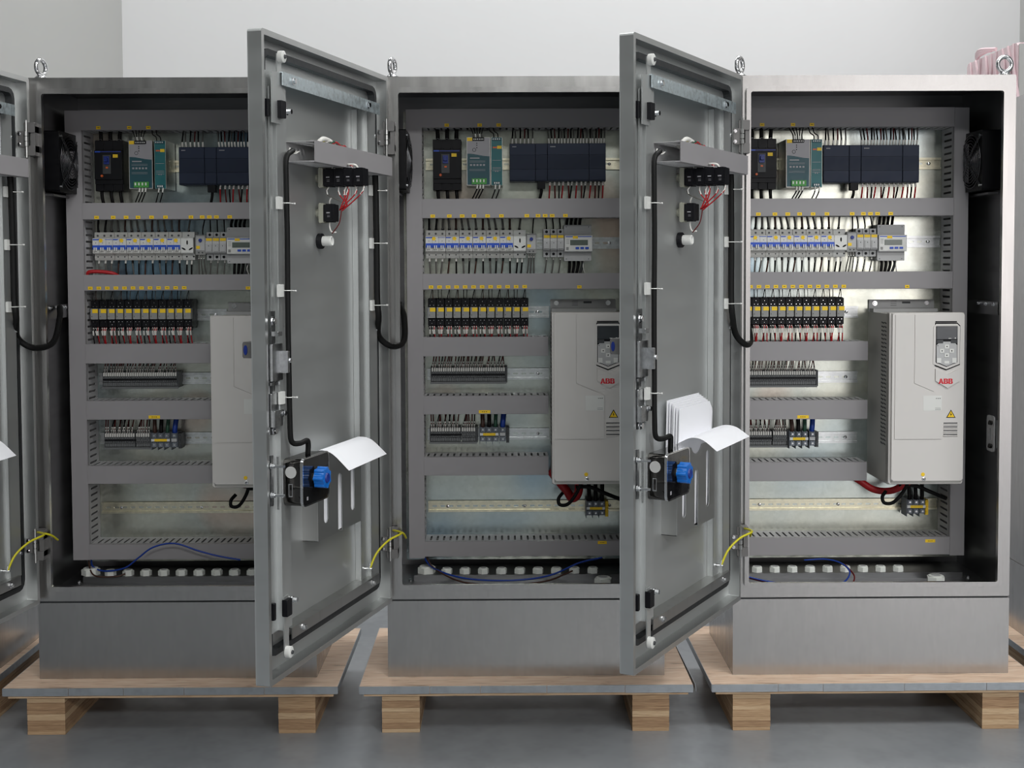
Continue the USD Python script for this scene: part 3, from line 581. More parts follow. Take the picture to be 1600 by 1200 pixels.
def b_mcb(poles):
    def f(t):
        w = 0.018 * poles * 1.10 + (0.0005)
        p = w / poles
        t.part('body', prism(MCB_PROFILE, 'yz', 0.0003, w - 0.0003), 'offwhite')
        bar = [cb(0.0012, w - 0.0012, -0.004, 0.001, 0.032, 0.0445, 0.001)]
        t.part('lever_bar', bar, 'blue')
        t.parts('lever_slot', [bx(i * p + p * .28, i * p + p * .72, -0.0007, 0.0001, 0.0265, 0.0325) for i in range(poles)], 'offwhite')
        t.parts('lever', [cb(i * p + p * a - .0016, i * p + p * a + .0016, -0.0085, -0.002, 0.0275, 0.038, 0.0006) for i in range(poles) for a in (.36, .66)], 'white')
        t.part('brand_stripe', prism([(0.001, 0.0600), (w * .36, 0.0600), (w * .44, 0.0632), (0.001, 0.0632)], 'xz', -0.0005, 0.0002), 'blue')
        if poles == 3: t.part('brand_stripe', [bx(w * .62, w - 0.001, -0.0005, 0.0002, 0.0613, 0.0628)], 'blue')
        t.part('label_sticker', [lathe([(0, 0), (0.0058, 0), (0.0058, 0.0006), (0, 0.0006)], 'y', 14, (w * (0.66 if poles == 2 else 0.42), 0.0, 0.0585))], 'yellow')
        t.parts('terminal_screw', [lathe([(0, 0), (0.0036, 0), (0.0036, 0.0005), (0, 0.0005)], 'y', 12, (i * p + p / 2, 0.020, 0.0735)) for i in range(poles)], 'midgrey')
        t.parts('screw_slot', [lathe([(0, 0), (0.0020, 0), (0.0020, 0.0009), (0, 0.0009)], 'y', 10, (i * p + p / 2, 0.020, z)) for i in range(poles) for z in (0.0735, 0.0100)], 'darkgrey')
        t.parts('pole_gap', [bx(i * p - 0.0003, i * p + 0.0003, -0.0004, 0.022, 0.021, 0.065) for i in range(1, poles)], 'midgrey')
        t.parts('indicator', [bx(i * p + p / 2 - .001, i * p + p / 2 + .001, -0.0004, 0.0002, 0.0505, 0.0525) for i in range(poles)], 'darkgrey')
        for i in range(poles):
            x = i * p + p / 2; q = rng.uniform(-.012, .012)
            wire(t, [(x, 0.034, 0.080), (x + q * .2, 0.026, 0.094), (x + q, 0.034, 0.128)], 0.0030, ['blackwire', 'brownwire', 'blackwire', 'greywire'][rng.randint(0, 3)], 1, 'blackwire', n=6, sl=0.012)
            q = rng.uniform(-.012, .004)
            wire(t, [(x, 0.034, 0.006), (x + q * .2, 0.026, -0.012), (x + q, 0.036, -0.056)], 0.0024, ['blackwire', 'greywire', 'brownwire'][rng.randint(0, 2)], 1, ['blackwire', 'greywire', 'sleeve'][rng.randint(0, 2)], n=6, sl=0.018)
    return f
def b_socket(t):
    w = 0.0375
    t.part('body', prism(MCB_PROFILE, 'yz', 0.0003, w - 0.0003), 'white')
    def hole(x, z, deg):
        m = cat(cb(-0.0022, 0.0022, -0.0006, 0.002, -0.0042, 0.0042, 0.0004), cb(-0.0012, 0.0012, -0.0007, 0.002, -0.0065, 0.0065, 0.0004)); a = math.radians(deg); v = m[0]
        return np.stack([v[:, 0] * math.cos(a) - v[:, 2] * math.sin(a) + x, v[:, 1], v[:, 0] * math.sin(a) + v[:, 2] * math.cos(a) + z], 1), m[1]
    t.part('pin_hole', [hole(w * .52, 0.052, 0)], 'black'); t.part('pin_hole', [hole(w * .24, 0.033, 62)], 'black'); t.part('pin_hole', [hole(w * .80, 0.033, -62)], 'black')
    screw(t, 'terminal_screw', [(w / 2, 0.020, 0.0735), (w * .35, 0.020, 0.010), (w * .9, 0.020, 0.010)], 0.0028)
    wire(t, [(w * .5, 0.034, 0.080), (w * .5, 0.026, 0.094), (w * .62, 0.034, 0.128)], 0.0028, 'greywire', 1, 'blackwire', n=6, sl=0.012)
    for i, x in enumerate((0.012, 0.026)): wire(t, [(x, 0.034, 0.006), (x, 0.026, -0.012), (x - .004, 0.036, -0.056)], 0.0024, 'blackwire', 1, n=6, sl=0.022)
def b_thermostat(t):
    w, h = 0.031, 0.060
    t.part('body', [cb(0, w, 0.0, 0.05, 0, h, 0.002)], 'midgrey')
    t.part('face_plate', prism([(0.003, 0.013), (w - 0.003, 0.013), (w - 0.003, h - 0.004), (0.003, h - 0.004)], 'xz', -0.0008, 0.0), 'lightgrey')
    t.part('dial', [lathe([(0, 0), (0.0055, 0), (0.0048, 0.005), (0, 0.005)], 'y', 16, (w * .5, -0.0006, h * .72))], 'deep_blue', 35)
    t.part('label_sticker', [bx(0.003, 0.014, -0.0014, -0.0008, 0.018, 0.027)], 'yellow')
    screw(t, 'terminal_screw', [(0.010, 0.0, 0.0065), (0.021, 0.0, 0.0065)], 0.0024)
    for i, x in enumerate((0.008, 0.015, 0.023)): wire(t, [(x, 0.020, 0.004), (x, 0.010, -0.014), (x - .005 + .003 * i, 0.034, -0.066)], 0.0019, 'greywire', 1, n=6, sl=0.020)
    wire(t, [(0.02, 0.020, h - .004), (0.020, 0.012, h + 0.014), (0.024, 0.03, h + 0.054)], 0.0019, 'blackwire')
FUSE_PROFILE = [(0.06, 0.0), (0.014, 0.0), (0.012, 0.018), (0.0, 0.0205), (-0.003, 0.024), (-0.003, 0.050), (0.0, 0.056), (0.0, 0.066), (0.012, 0.068), (0.014, 0.084), (0.06, 0.084)]
def b_fuse(t):
    w = 0.0205
    t.part('body', prism(FUSE_PROFILE, 'yz', 0.0004, w - 0.0004), 'lightgrey')
    t.part('fuse_drawer', [cb(0.0028, w - 0.0028, -0.0052, -0.002, 0.026, 0.047, 0.001)], 'lightgrey')
    t.part('label_sticker', [bx(0.002, w - 0.001, -0.0008, 0.0, 0.0575, 0.0655)], 'yellow')
    t.parts('indicator', [lathe([(0, 0), (0.0014, 0), (0.0014, 0.0006), (0, 0.0006)], 'y', 8, (w / 2, -0.0052, 0.0425))], 'darkgrey')
    screw(t, 'terminal_screw', [(w / 2, 0.0125, 0.076), (w / 2, 0.0125, 0.0095)], 0.0042, 'black')
    wire(t, [(w / 2, 0.03, 0.080), (w / 2, 0.024, 0.094), (w / 2 - 0.003, 0.034, 0.128)], 0.0019, 'blackwire', n=6)
    wire(t, [(w / 2, 0.03, 0.006), (w / 2, 0.024, -0.012), (w / 2 - 0.006, 0.034, -0.056)], 0.0021, 'greywire', 1, n=6, sl=0.016)
def b_meter(t):
    w, h = 0.082, 0.108
    t.part('body', [cb(0, w, 0.012, 0.06, 0, h, 0.003), cb(0.001, w + 0.003, 0.0, 0.014, 0.028, 0.077, 0.002)], 'lightgrey')
    t.part('face_plate', [bx(0.003, w + 0.001, -0.0005, 0.0002, 0.030, 0.075)], 'white')
    t.part('brand_stripe', [bx(0.004, w, -0.0008, -0.0004, 0.0715, 0.0738)], 'blue')
    t.part('display', [bx(0.018, 0.071, -0.0012, -0.0004, 0.047, 0.063)], 'lcd')
    t.parts('button', [cb(0.034 + i * 0.0145, 0.0445 + i * 0.0145, -0.0025, 0.0, 0.0355, 0.0415, 0.0008) for i in range(3)], 'blue')
    t.part('label_sticker', [bx(0.026, 0.041, -0.0014, -0.0008, 0.067, 0.0745)], 'yellow')
    t.part('code_print', [bx(0.006, 0.0135, -0.0008, -0.0004, 0.033, 0.0415)] + [bx(0.006, 0.015, -0.0008, -0.0004, z, z + .0012) for z in (0.052, 0.056, 0.060, 0.064)], 'midgrey')
    screw(t, 'cover_screw', [(x, 0.012, z) for x in (0.007, w - 0.008) for z in (0.006, h - 0.006)], 0.0014)
    for i in range(4):
        x = 0.010 + i * 0.013
        wire(t, [(x, 0.034, h - 0.004), (x, 0.028, h + 0.010), (x + .004, 0.034, h + 0.030)], 0.0042, 'blackwire', n=7, name='meter_cable')
        wire(t, [(x + .008, 0.034, 0.004), (x + .008, 0.028, -0.012), (x + .006 - .003 * i, 0.034, -0.046)], 0.0042, 'blackwire' if i != 3 else 'darkgrey', n=7, name='meter_cable')
    wire(t, [(0.062, 0.03, 0.004), (0.058, 0.016, -0.018), (0.066, 0.03, -0.046)], 0.0016, 'sleeve')
def b_relay(variant):
    def f(t):
        w = 0.0246; r = random.Random(variant)
        t.part('socket_base', [cb(0.0006, w - 0.0006, 0.024, 0.075, 0.000, 0.086, 0.0015), cb(0.0006, w - 0.0006, 0.010, 0.03, 0.060, 0.084, 0.0015), cb(0.0006, w - 0.0006, 0.010, 0.03, 0.006, 0.028, 0.0015), cb(0.0022, w - 0.0022, 0.016, 0.03, -0.006, 0.008, 0.001)], 'black')
        t.part('relay_body', [cb(0.0016, w - 0.0016, 0.0, 0.03, 0.0285, 0.0605, 0.0015)], 'midgrey')
        t.part('label_sticker', [bx(0.0070, w - 0.0012, -0.0006, 0.0002, 0.0475, 0.0590)], 'yellow')
        t.parts('indicator', [bx(0.0045, 0.0065, -0.0005, 0.0002, 0.036, 0.0385)], 'darkgrey')
        t.parts('terminal_screw', [lathe([(0, 0), (0.0019, 0), (0.0014, 0.001), (0, 0.001)], 'y', 8, (x, 0.0102, z)) for x in (0.007, 0.0175) for z in (0.066, 0.021)] + [lathe([(0, 0), (0.0017, 0), (0.0012, 0.001), (0, 0.001)], 'y', 8, (x, 0.0102, z)) for x in (0.0122,) for z in (0.077, 0.012)], 'chrome', 35)
        for i in range(2):
            x = 0.008 + 0.009 * i; q = r.uniform(-.006, .006)
            wire(t, [(x, 0.016, 0.082), (x + q * .3, 0.010, 0.094), (x + q + .003, 0.018, 0.122)], 0.0012, ['blackwire', 'greywire', 'brownwire'][r.randint(0, 2)], 0)
        for i in range(3):
            x = 0.006 + 0.0065 * i; q = r.uniform(-.010, .012)
            wire(t, [(x, 0.014, 0.004), (x + q * .2, 0.008, -0.010), (x + q, 0.020, -0.052)], 0.0018, ['redwire', 'redwire', 'blackwire', 'darkredwire'][r.randint(0, 3)], 1, n=5, sl=0.026)
    return f
TERM_P = [(0.045, 0.0), (0.010, 0.0), (0.006, 0.004), (0.006, 0.014), (0.0, 0.016), (0.0, 0.020), (0.004, 0.021), (0.004, 0.026), (0.0, 0.027), (0.0, 0.033), (0.006, 0.034), (0.006, 0.043), (0.012, 0.046), (0.045, 0.046)]
def b_terminals(n, pitch, dark, gap, seed, redness):
    def f(t):
        r = random.Random(seed)
        for i in range(n):
            x = i * pitch + (gap[1] if gap and i >= gap[0] else 0)
            tb = t.part('terminal_block', prism(TERM_P, 'yz', x + 0.0003, x + pitch - 0.0003), 'termgrey')
            t.part('marker_tag', [bx(x + 0.0010, x + pitch - 0.0010, 0.0020, 0.0062, 0.0335, 0.0440)], 'sleeve', parent=tb)
            t.part('screw_hole', [bx(x + pitch * .3, x + pitch * .7, -0.0002, 0.0004, z, z + .002) for z in (0.0292, 0.0172)], 'black', parent=tb)
        L = n * pitch + (gap[1] if gap else 0)
        t.part('end_plate', [cb(-0.0025, 0, 0.008, 0.05, -0.002, 0.047, 0.0008)], 'darkgrey'); t.part('end_plate', [cb(L, L + 0.0065, 0.004, 0.05, -0.001, 0.047, 0.001)], 'darkgrey')
        t.part('jumper_bar', [bx(0.001, dark, 0.0008, 0.004, 0.0213, 0.0262)], 'black')
        t.part('marker_channel', [cb(-0.004, L + 0.004, 0.002, 0.008, -0.0045, 0.0015, 0.001)], 'termgrey')
        for i in range(n):
            if r.random() < 0.10 or (gap and 12 <= i < gap[0]): continue
            x = i * pitch + pitch / 2 + (gap[1] if gap and i >= gap[0] else 0); q = r.uniform(-.004, .012)
            wire(t, [(x, 0.012, 0.041), (x + q * .3, 0.006, 0.056), (x + q, 0.016, 0.084)], 0.0016, 'darkredwire' if r.random() < redness else 'blackwire', 1, 'sleeve', n=4, sl=0.024)
    return f
def b_power_terminals(n, wires, clamp, big=None):
    def f(t):
        p = 0.0192
        for i in range(n):
            x = i * p + (0.003 if big is not None and i == big else 0)
            tb = t.part('terminal_block', [cb(x + 0.001, x + p - 0.001, 0.006, 0.055, 0.004, 0.048, 0.001), bx(x - 0.0006, x + 0.0008, 0.0, 0.055, -0.004, 0.050), cb(x + 0.003, x + p - 0.003, 0.0, 0.012, 0.033, 0.047, 0.001), cb(x + 0.003, x + p - 0.003, 0.0, 0.012, 0.005, 0.019, 0.001)], 'termgrey2')
            t.parts('terminal_screw', [lathe([(0, 0), (0.0036, 0), (0.0030, 0.001), (0, 0.001)], 'y', 10, (x + p / 2, 0.0, z)) for z in (0.040, 0.012)], 'bracket', 35, parent=tb)
        t.part('marker_strip', [bx(0.001, (big if big is not None else n) * p - 0.001, -0.0012, 0.006, 0.0225, 0.0305)], 'white'); t.part('label_sticker', [bx(p * .55, p * 2.5, -0.0018, -0.0012, 0.0225, 0.0305)], 'yellow')
        if big is not None: t.part('marker_tag', [cb(big * p + 0.004, big * p + 0.020, -0.001, 0.006, 0.0215, 0.0315, 0.001)], 'lightgrey')
        L = n * p + (0.003 if big is not None else 0)
        t.part('end_clamp', [cb(L + 0.0005, L + 0.0095, 0.006, 0.05, 0.0, 0.046, 0.002)] + [cb(L + 0.002, L + 0.008, 0.003, 0.008, z, z + .006, .001) for z in (0.034, 0.020, 0.006)], clamp)
        for i, (m, rr, up) in enumerate(wires):
            x = i * p + p / 2 + (0.003 if big is not None and i == big else 0)
            wire(t, [(x, 0.016, 0.044), (x, 0.008, 0.058), (x + .002 * (i - 1), 0.018, up)], rr, m, n=8, name='power_cable')
    return f
def text_m(s, h, x, z, y, bold=True):
    m = meshkit.text_mesh(s, h, 0.0008, bold); v = np.array(m.vertices); f = np.array(m.faces)
    v[:, 0] -= v[:, 0].min()
    return np.stack([x + v[:, 0], y - v[:, 2], z + v[:, 1]], 1), f
def logo_letters(x, y, z, h):
    """Three heavy letters A B B, each cut by fine gaps."""
    w = h * 0.92; g = h * 0.075
    A = sg.Polygon([(0, 0), (w * .36, h), (w * .66, h), (w * 1.02, 0), (w * .70, 0), (w * .62, h * .24), (w * .40, h * .24), (w * .32, 0)]).difference(sg.Polygon([(w * .45, h * .40), (w * .57, h * .40), (w * .51, h * .66)]))
    B = unary_union([sg.box(0, 0, w * .30, h), rect(0, 0, w * .92, h * .56, h * .22), rect(0, h * .46, w * .86, h, h * .22), sg.box(0, 0, w * .5, h)]).difference(unary_union([rect(w * .28, h * .19, w * .62, h * .40, h * .09), rect(w * .28, h * .62, w * .58, h * .81, h * .09)]))
    out, x0 = [], 0
    for L, adv in ((A, w * 1.06), (B, w * .98), (B, w)):
        q = L.difference(unary_union([sg.box(-1, h * .47, 1, h * .47 + g * .6), sg.box(w * .48, -1, w * .48 + g * .6, 2)]))
        q = affinity.translate(q, x + x0, z); x0 += adv
        out += [prism(p, 'xz', y - 0.0008, y) for p in getattr(q, 'geoms', [q])]
    return cat(*out)
def b_drive(t):
    w, h, d = 0.215, 0.496, PLATE_Y - 0.11
    outline = [(0.0, 0.010), (0.010, 0.0), (w - 0.010, 0.0), (w, 0.006), (w, d), (0.004, d), (0.0, 0.03)]
    t.part('body', [prism(outline, 'xy', 0.004, h - 0.004)], 'drive2')
    t.part('front_cover', [cb(0.006, w - 0.002, -0.006, 0.012, 0.010, h - 0.001, 0.006), cb(0.0, w, 0.004, 0.03, 0.0, h, 0.005)], 'drive')
    raised = [(0.014, 0.132), (0.150, 0.132), (0.150, 0.258), (0.0685, 0.292), (0.0685, 0.490), (0.014, 0.490)]
    t.part('left_cover', prism(raised, 'xz', -0.0082, -0.005), 'drive')
    t.part('cover_ridge', prism([(0.0700, 0.2935), (0.127, 0.2685), (0.127, 0.345), (0.127, 0.490), (0.0700, 0.490)], 'xz', -0.0082, -0.005), 'drive')
    t.part('lower_shield', prism([(0.130, 0.300), (0.165, 0.279), (0.200, 0.300), (0.200, 0.335), (0.165, 0.318), (0.130, 0.335)], 'xz', -0.0100, -0.005), 'drive')
    def shield(x0, x1, z0, zm, z1, c=0.008):
        xm = (x0 + x1) / 2
        return [(x0, zm), (xm, z0), (x1, zm), (x1, z1 - c), (x1 - c, z1), (x0 + c, z1), (x0, z1 - c)]
    x0, x1 = 0.121, 0.200
    t.part('panel_groove', prism(shield(x0, x1, 0.330, 0.346, 0.467), 'xz', -0.0078, -0.004), 'black')
    bz = t.part('panel_bezel', prism(shield(x0 + 0.0015, x1 - 0.0015, 0.3335, 0.3485, 0.4640), 'xz', -0.0100, -0.004), 'drive')
    t.part('panel_frame', prism(shield(x0 + 0.0085, x1 - 0.0085, 0.3405, 0.3535, 0.4575, 0.001), 'xz', -0.0108, -0.009), 'black')
    kp = t.part('control_panel', prism(shield(x0 + 0.010, x1 - 0.010, 0.3425, 0.3545, 0.4130, 0.010), 'xz', -0.0122, -0.010), 'lightgrey')
    t.part('display', [bx(x0 + 0.010, x1 - 0.010, -0.0120, -0.010, 0.4200, 0.4565)], 'screen')
    t.parts('soft_key', [cb(x0 + 0.0105, x0 + 0.0285, -0.0130, -0.010, 0.4085, 0.4185, 0.001), cb(x1 - 0.0285, x1 - 0.0105, -0.0130, -0.010, 0.4085, 0.4185, 0.001)], 'darkgrey')
    t.parts('display_print', [bx(x0 + 0.044, x0 + 0.052, -0.0123, -0.0119, 0.4215, 0.4232), bx(x0 + 0.062, x0 + 0.065, -0.0123, -0.0119, 0.4215, 0.4245)], 'white')
    xm = (x0 + x1) / 2; zc = 0.3865
    for dx, dz in ((-0.014, 0), (0.014, 0), (0, 0.0125), (0, -0.0125)):
        b = t.part('arrow_key', [cb(xm + dx - 0.0062, xm + dx + 0.0062, -0.0134, -0.012, zc + dz - 0.0058, zc + dz + 0.0058, 0.0008)], 'white', parent=kp)
    t.parts('key_dot', [cb(xm + dx - 0.0015, xm + dx + 0.0015, -0.0138, -0.0132, zc + dz - 0.0015, zc + dz + 0.0015, 0.0003) for dx, dz in ((-0.014, 0), (0.014, 0), (0, 0.0125), (0, -0.0125))] + [cb(x0 + .0125, x0 + .0145, -.0126, -.012, .4005, .4025, .0003)], 'black', parent=kp)
    for dx in (-0.022, 0.022): t.parts('start_key', [cb(xm + dx - 0.006, xm + dx + 0.006, -0.0132, -0.012, 0.352, 0.366, 0.001)], 'white', parent=kp)
    t.part('mode_key', [cb(xm - 0.007, xm + 0.007, -0.0132, -0.012, 0.3495, 0.3575, 0.001)], 'white', parent=kp)
    t.part('panel_top_slot', [bx(x0 + 0.008, x1 - 0.010, -0.0088, -0.006, 0.4685, 0.4715)], 'black')
    t.part('brand_lettering', logo_letters(0.1385, -0.0099, 0.2915, 0.0150), 'red')
    tri = sg.Polygon([(0.1630, 0.1930), (0.1900, 0.1930), (0.1765, 0.2165)])
    t.part('warning_triangle', prism(tri, 'xz', -0.0066, -0.0058), 'black'); t.part('warning_field', prism(tri.buffer(-0.0018, join_style=2), 'xz', -0.0070, -0.0064), 'yellow')
    t.part('lightning_bolt', prism([(0.1773, 0.2090), (0.1742, 0.2020), (0.1763, 0.2022), (0.1752, 0.1965), (0.1790, 0.2035), (0.1768, 0.2034)], 'xz', -0.0074, -0.0068), 'black')
    t.part('info_sticker', [bx(0.096, 0.149, -0.0086, -0.0080, 0.214, 0.257)], 'white'); t.part('sticker_print', [bx(0.132 + 0.005 * i, 0.1355 + 0.005 * i, -0.0089, -0.0085, 0.248, 0.2505) for i in range(3)] + [bx(0.130, 0.146, -0.0089, -0.0085, 0.2165, 0.2178), bx(0.130, 0.146, -0.0089, -0.0085, 0.2205, 0.2215)], 'midgrey')
    for i, z in enumerate((0.176, 0.165, 0.154, 0.143)):
        t.part('vent_slot', [bx(0.1555, 0.1955, -0.0064, -0.0056, z, z + 0.0028)], 'darkgrey'); t.part('vent_rib', prism([(-0.006, z - .0065), (-0.0085, z - .002), (-0.006, z)], 'yz', 0.1550, 0.1960), 'drive')
    t.part('label_sticker', [lathe([(0, 0), (0.0055, 0), (0.0055, 0.0008), (0, 0.0008)], 'y', 14, (0.0975, -0.006, 0.0290))], 'yellow')
    t.parts('cover_screw', [lathe([(0, 0), (0.0055, 0), (0.0055, 0.001), (0.004, 0.002), (0, 0.002)], 'y', 14, (0.100, -0.006, 0.0155))], 'chrome', 35); t.parts('cover_screw', [bx(0.0972, 0.1028, -0.0084, -0.0078, 0.0149, 0.0161), bx(0.0994, 0.1006, -0.0084, -0.0078, 0.0127, 0.0183)], 'black')
    slots = []
    for i in range(31):
        z = 0.108 + i * 0.0118
        for y0 in (0.034, 0.062):
            q = cb(-0.0008, 0.002, y0, y0 + 0.021, z, z + 0.0036, 0.0004); v = q[0].copy(); v[:, 2] += (v[:, 1] - y0) * 0.10; slots.append((v, q[1]))
    t.part('side_vents', slots, 'darkgrey', kind='stuff', label='two columns of narrow dark cooling slots')
    fl = t.part('mounting_flange', [cb(0.004, w - 0.012, d - 0.008, d - 0.001, h - 0.006, h + 0.032, 0.002), cb(0.006, w - 0.014, d - 0.05, d - 0.008, h - 0.006, h + 0.006, 0.002)], 'lightgrey')
    t.parts('flange_screw', [hexbolt((x, d - 0.008, h + 0.021), 0.0055, 0.006) for x in (0.022, w - 0.035)], 'chrome', parent=fl); t.part('flange_slot', [bx(0.105, 0.130, d - 0.0086, d - 0.0078, h + 0.020, h + 0.026)], 'darkgrey', parent=fl)
    t.part('flange_print', [bx(0.07 + 0, 0.088, d - 0.0086, d - 0.0078, z, z + .0012) for z in (h + .026, h + .020, h + .014)], 'darkgrey', parent=fl)
    t.part('cable_gland_box', [cb(0.004, w - 0.006, 0.02, d - 0.002, -0.004, 0.006, 0.003)], 'drive2')

CABROWS = {  # device left edges and bottoms, per cabinet: (MCCB x, PSU x, PSU2 x, PLC x), row-2 x, terminal z etc.
    1: dict(mccb=(0.096, 1.532), psu=(0.209, 1.535), psu2=(0.284, 1.535), plc=(0.346, 1.549), row2=0.082, r2z=1.326, th=(0.388, 1.341), fuse=(0.419, 1.325), meter=(0.481, 1.315), rel=(0.077, 1.121), t1=(0.098, 0.943), t2=(0.100, 0.759), pt=(0.246, 0.757)),
    2: dict(mccb=(0.121, 1.531), psu=(0.223, 1.541), psu2=(0.295, 1.541), plc=(0.350, 1.556), row2=0.097, r2z=1.328, th=(0.398, 1.341), fuse=(0.450, 1.330), meter=(0.512, 1.318), rel=(0.103, 1.121), t1=(0.108, 0.953), t2=(0.104, 0.771), pt=(0.256, 0.770)),
    3: dict(mccb=(0.090, 1.530), psu=(0.194, 1.532), psu2=(0.267, 1.532), plc=(0.314, 1.548), row2=0.088, r2z=1.327, th=(0.386, 1.342), fuse=(0.419, 1.328), meter=(0.483, 1.315), rel=(0.077, 1.120), t1=(0.076, 0.938), t2=(0.075, 0.755), pt=(0.220, 0.752))}
for k in (1, 2, 3):
    R = CABROWS[k]; X0 = CX[k]; wh = 'in the %s cabinet' % SIDE[k]
    place('mccb', 'main_circuit_breaker', 'black main breaker with blue toggle at the top left %s' % wh, 'circuit breaker', (X0 + R['mccb'][0], 0.270, R['mccb'][1]), b_mccb)
    place('psu', 'power_supply', 'wide grey and teal power supply with green terminals %s' % wh, 'power supply', (X0 + R['psu'][0], 0.235, R['psu'][1]), b_psu)
    place('psu2', 'power_supply', 'narrow teal power supply beside the wider one %s' % wh, 'power supply', (X0 + R['psu2'][0], 0.235, R['psu2'][1]), b_psu2)
    x = R['plc'][0]
    for key, w, tops, bots, mk, rb, lb in (('plc0', 0.0765, 6, 0, 0.012, 0, 'left wide dark slate controller module next to the power supplies %s'), ('plc1', 0.0350, 0, 0, 0, 0, 'narrow dark slate controller module with a black plug below %s'),
                                       ('plc2', 0.1235, 13, 9, 0.016, 1, 'widest dark slate controller module under many white sleeved wires %s'), ('plc3', 0.0500, 6, 4, 0, 1, 'rightmost dark slate controller module of the top row %s')):
        place(key, 'controller_module', lb % wh, 'controller', (X0 + x, 0.275, R['plc'][1]), b_plc(w, tops, bots, mk, rb)); x += w + 0.0006
    x = R['row2']
    for i, poles in enumerate((3, 2, 2, 2, 2, 2)):
        lb = ('wide three pole white breaker with blue levers, first from the left %s' if i == 0 else '%s white breaker from the left, two pole with blue levers, %%s' % ORD[i]) % wh
        if k == 3 and i == 0: lb = 'wide three pole white breaker partly hidden behind the left frame in the right cabinet'
        place('mcb%d' % poles + ('b' if i % 2 and poles == 2 else ''), 'circuit_breaker', lb, 'circuit breaker', (X0 + x, 0.285, R['r2z']), b_mcb(poles), 'miniature breakers in the breaker row')
        x += 0.018 * poles * 1.10 + 0.0010
    place('socket', 'power_socket', 'white three pin socket at the right end of the breakers %s' % wh, 'socket', (X0 + x, 0.285, R['r2z']), b_socket)
    place('thermo', 'thermostat', 'small grey thermostat with a blue dial right of the socket %s' % wh, 'thermostat', (X0 + max(R['th'][0], x + 0.0385), 0.290, R['th'][1]), b_thermostat)
    for i in range(3):
        place('fuse', 'fuse_holder', '%s grey fuse holder from the left, between thermostat and meter, %s' % (ORD[i], wh), 'fuse holder', (X0 + R['fuse'][0] + i * 0.0208, 0.288, R['fuse'][1]), b_fuse, 'fuse holders beside the meter')
    place('meter', 'energy_meter', 'pale grey energy meter with display and blue buttons %s' % wh, 'meter', (X0 + R['meter'][0] + 0.0005, 0.285, R['meter'][1]), b_meter)
    for i in range(12):
        lb = ('%s relay from the left in the yellow tagged row %s' % (ORD[i], wh)) if k != 3 else ('%s relay from the right in the yellow tagged row %s' % (ORD[11 - i], wh))
        place('relay%d' % ((i * 5 + i // 3) % 4), 'relay', lb, 'relay', (X0 + R['rel'][0] + i * 0.0252, 0.265, R['rel'][1]), b_relay((i * 5 + i // 3) % 4), 'relays in the relay row')
    place('t1', 'terminal_strip', 'long strip of small grey terminals under the relays %s' % wh, 'terminal strip', (X0 + R['t1'][0] + 0.003, 0.297, R['t1'][1]), b_terminals(33, 0.00675, 0.222, None, 3, 0.75))
    place('t2', 'terminal_strip', 'short strip of small grey terminals beside the large terminals %s' % wh, 'terminal strip', (X0 + R['t2'][0] + 0.003, 0.297, R['t2'][1]), b_terminals(19, 0.0070, 0.095, (13, 0.003), 4, 0.6))
    pw = [('brownwire', 0.0060, 0.10), ('blackwire', 0.0060, 0.10), ('greenwire', 0.0055, 0.10), ('bluewire', 0.0078, 0.10)]
    place('pt', 'power_terminals', 'row of four large grey terminals with brown, black and blue cables %s' % wh, 'terminals', (X0 + R['pt'][0], 0.288, R['pt'][1]), b_power_terminals(4, pw, 'darkgrey', 3))
    place('drive', 'motor_drive', 'large pale grey motor drive with a keypad and red lettering %s' % wh, 'motor drive', (X0 + 0.4685, 0.110, 0.6685 if k != 2 else 0.6735), b_drive)
    place('bt', 'power_terminals', 'three large grey terminals on the bottom rail below the drive %s' % wh, 'terminals', (X0 + 0.578, 0.288, 0.543), b_power_terminals(3, [('blackwire', 0.0062, 0.122), ('blackwire', 0.0062, 0.122), ('blackwire', 0.0062, 0.122)], 'yellow'))

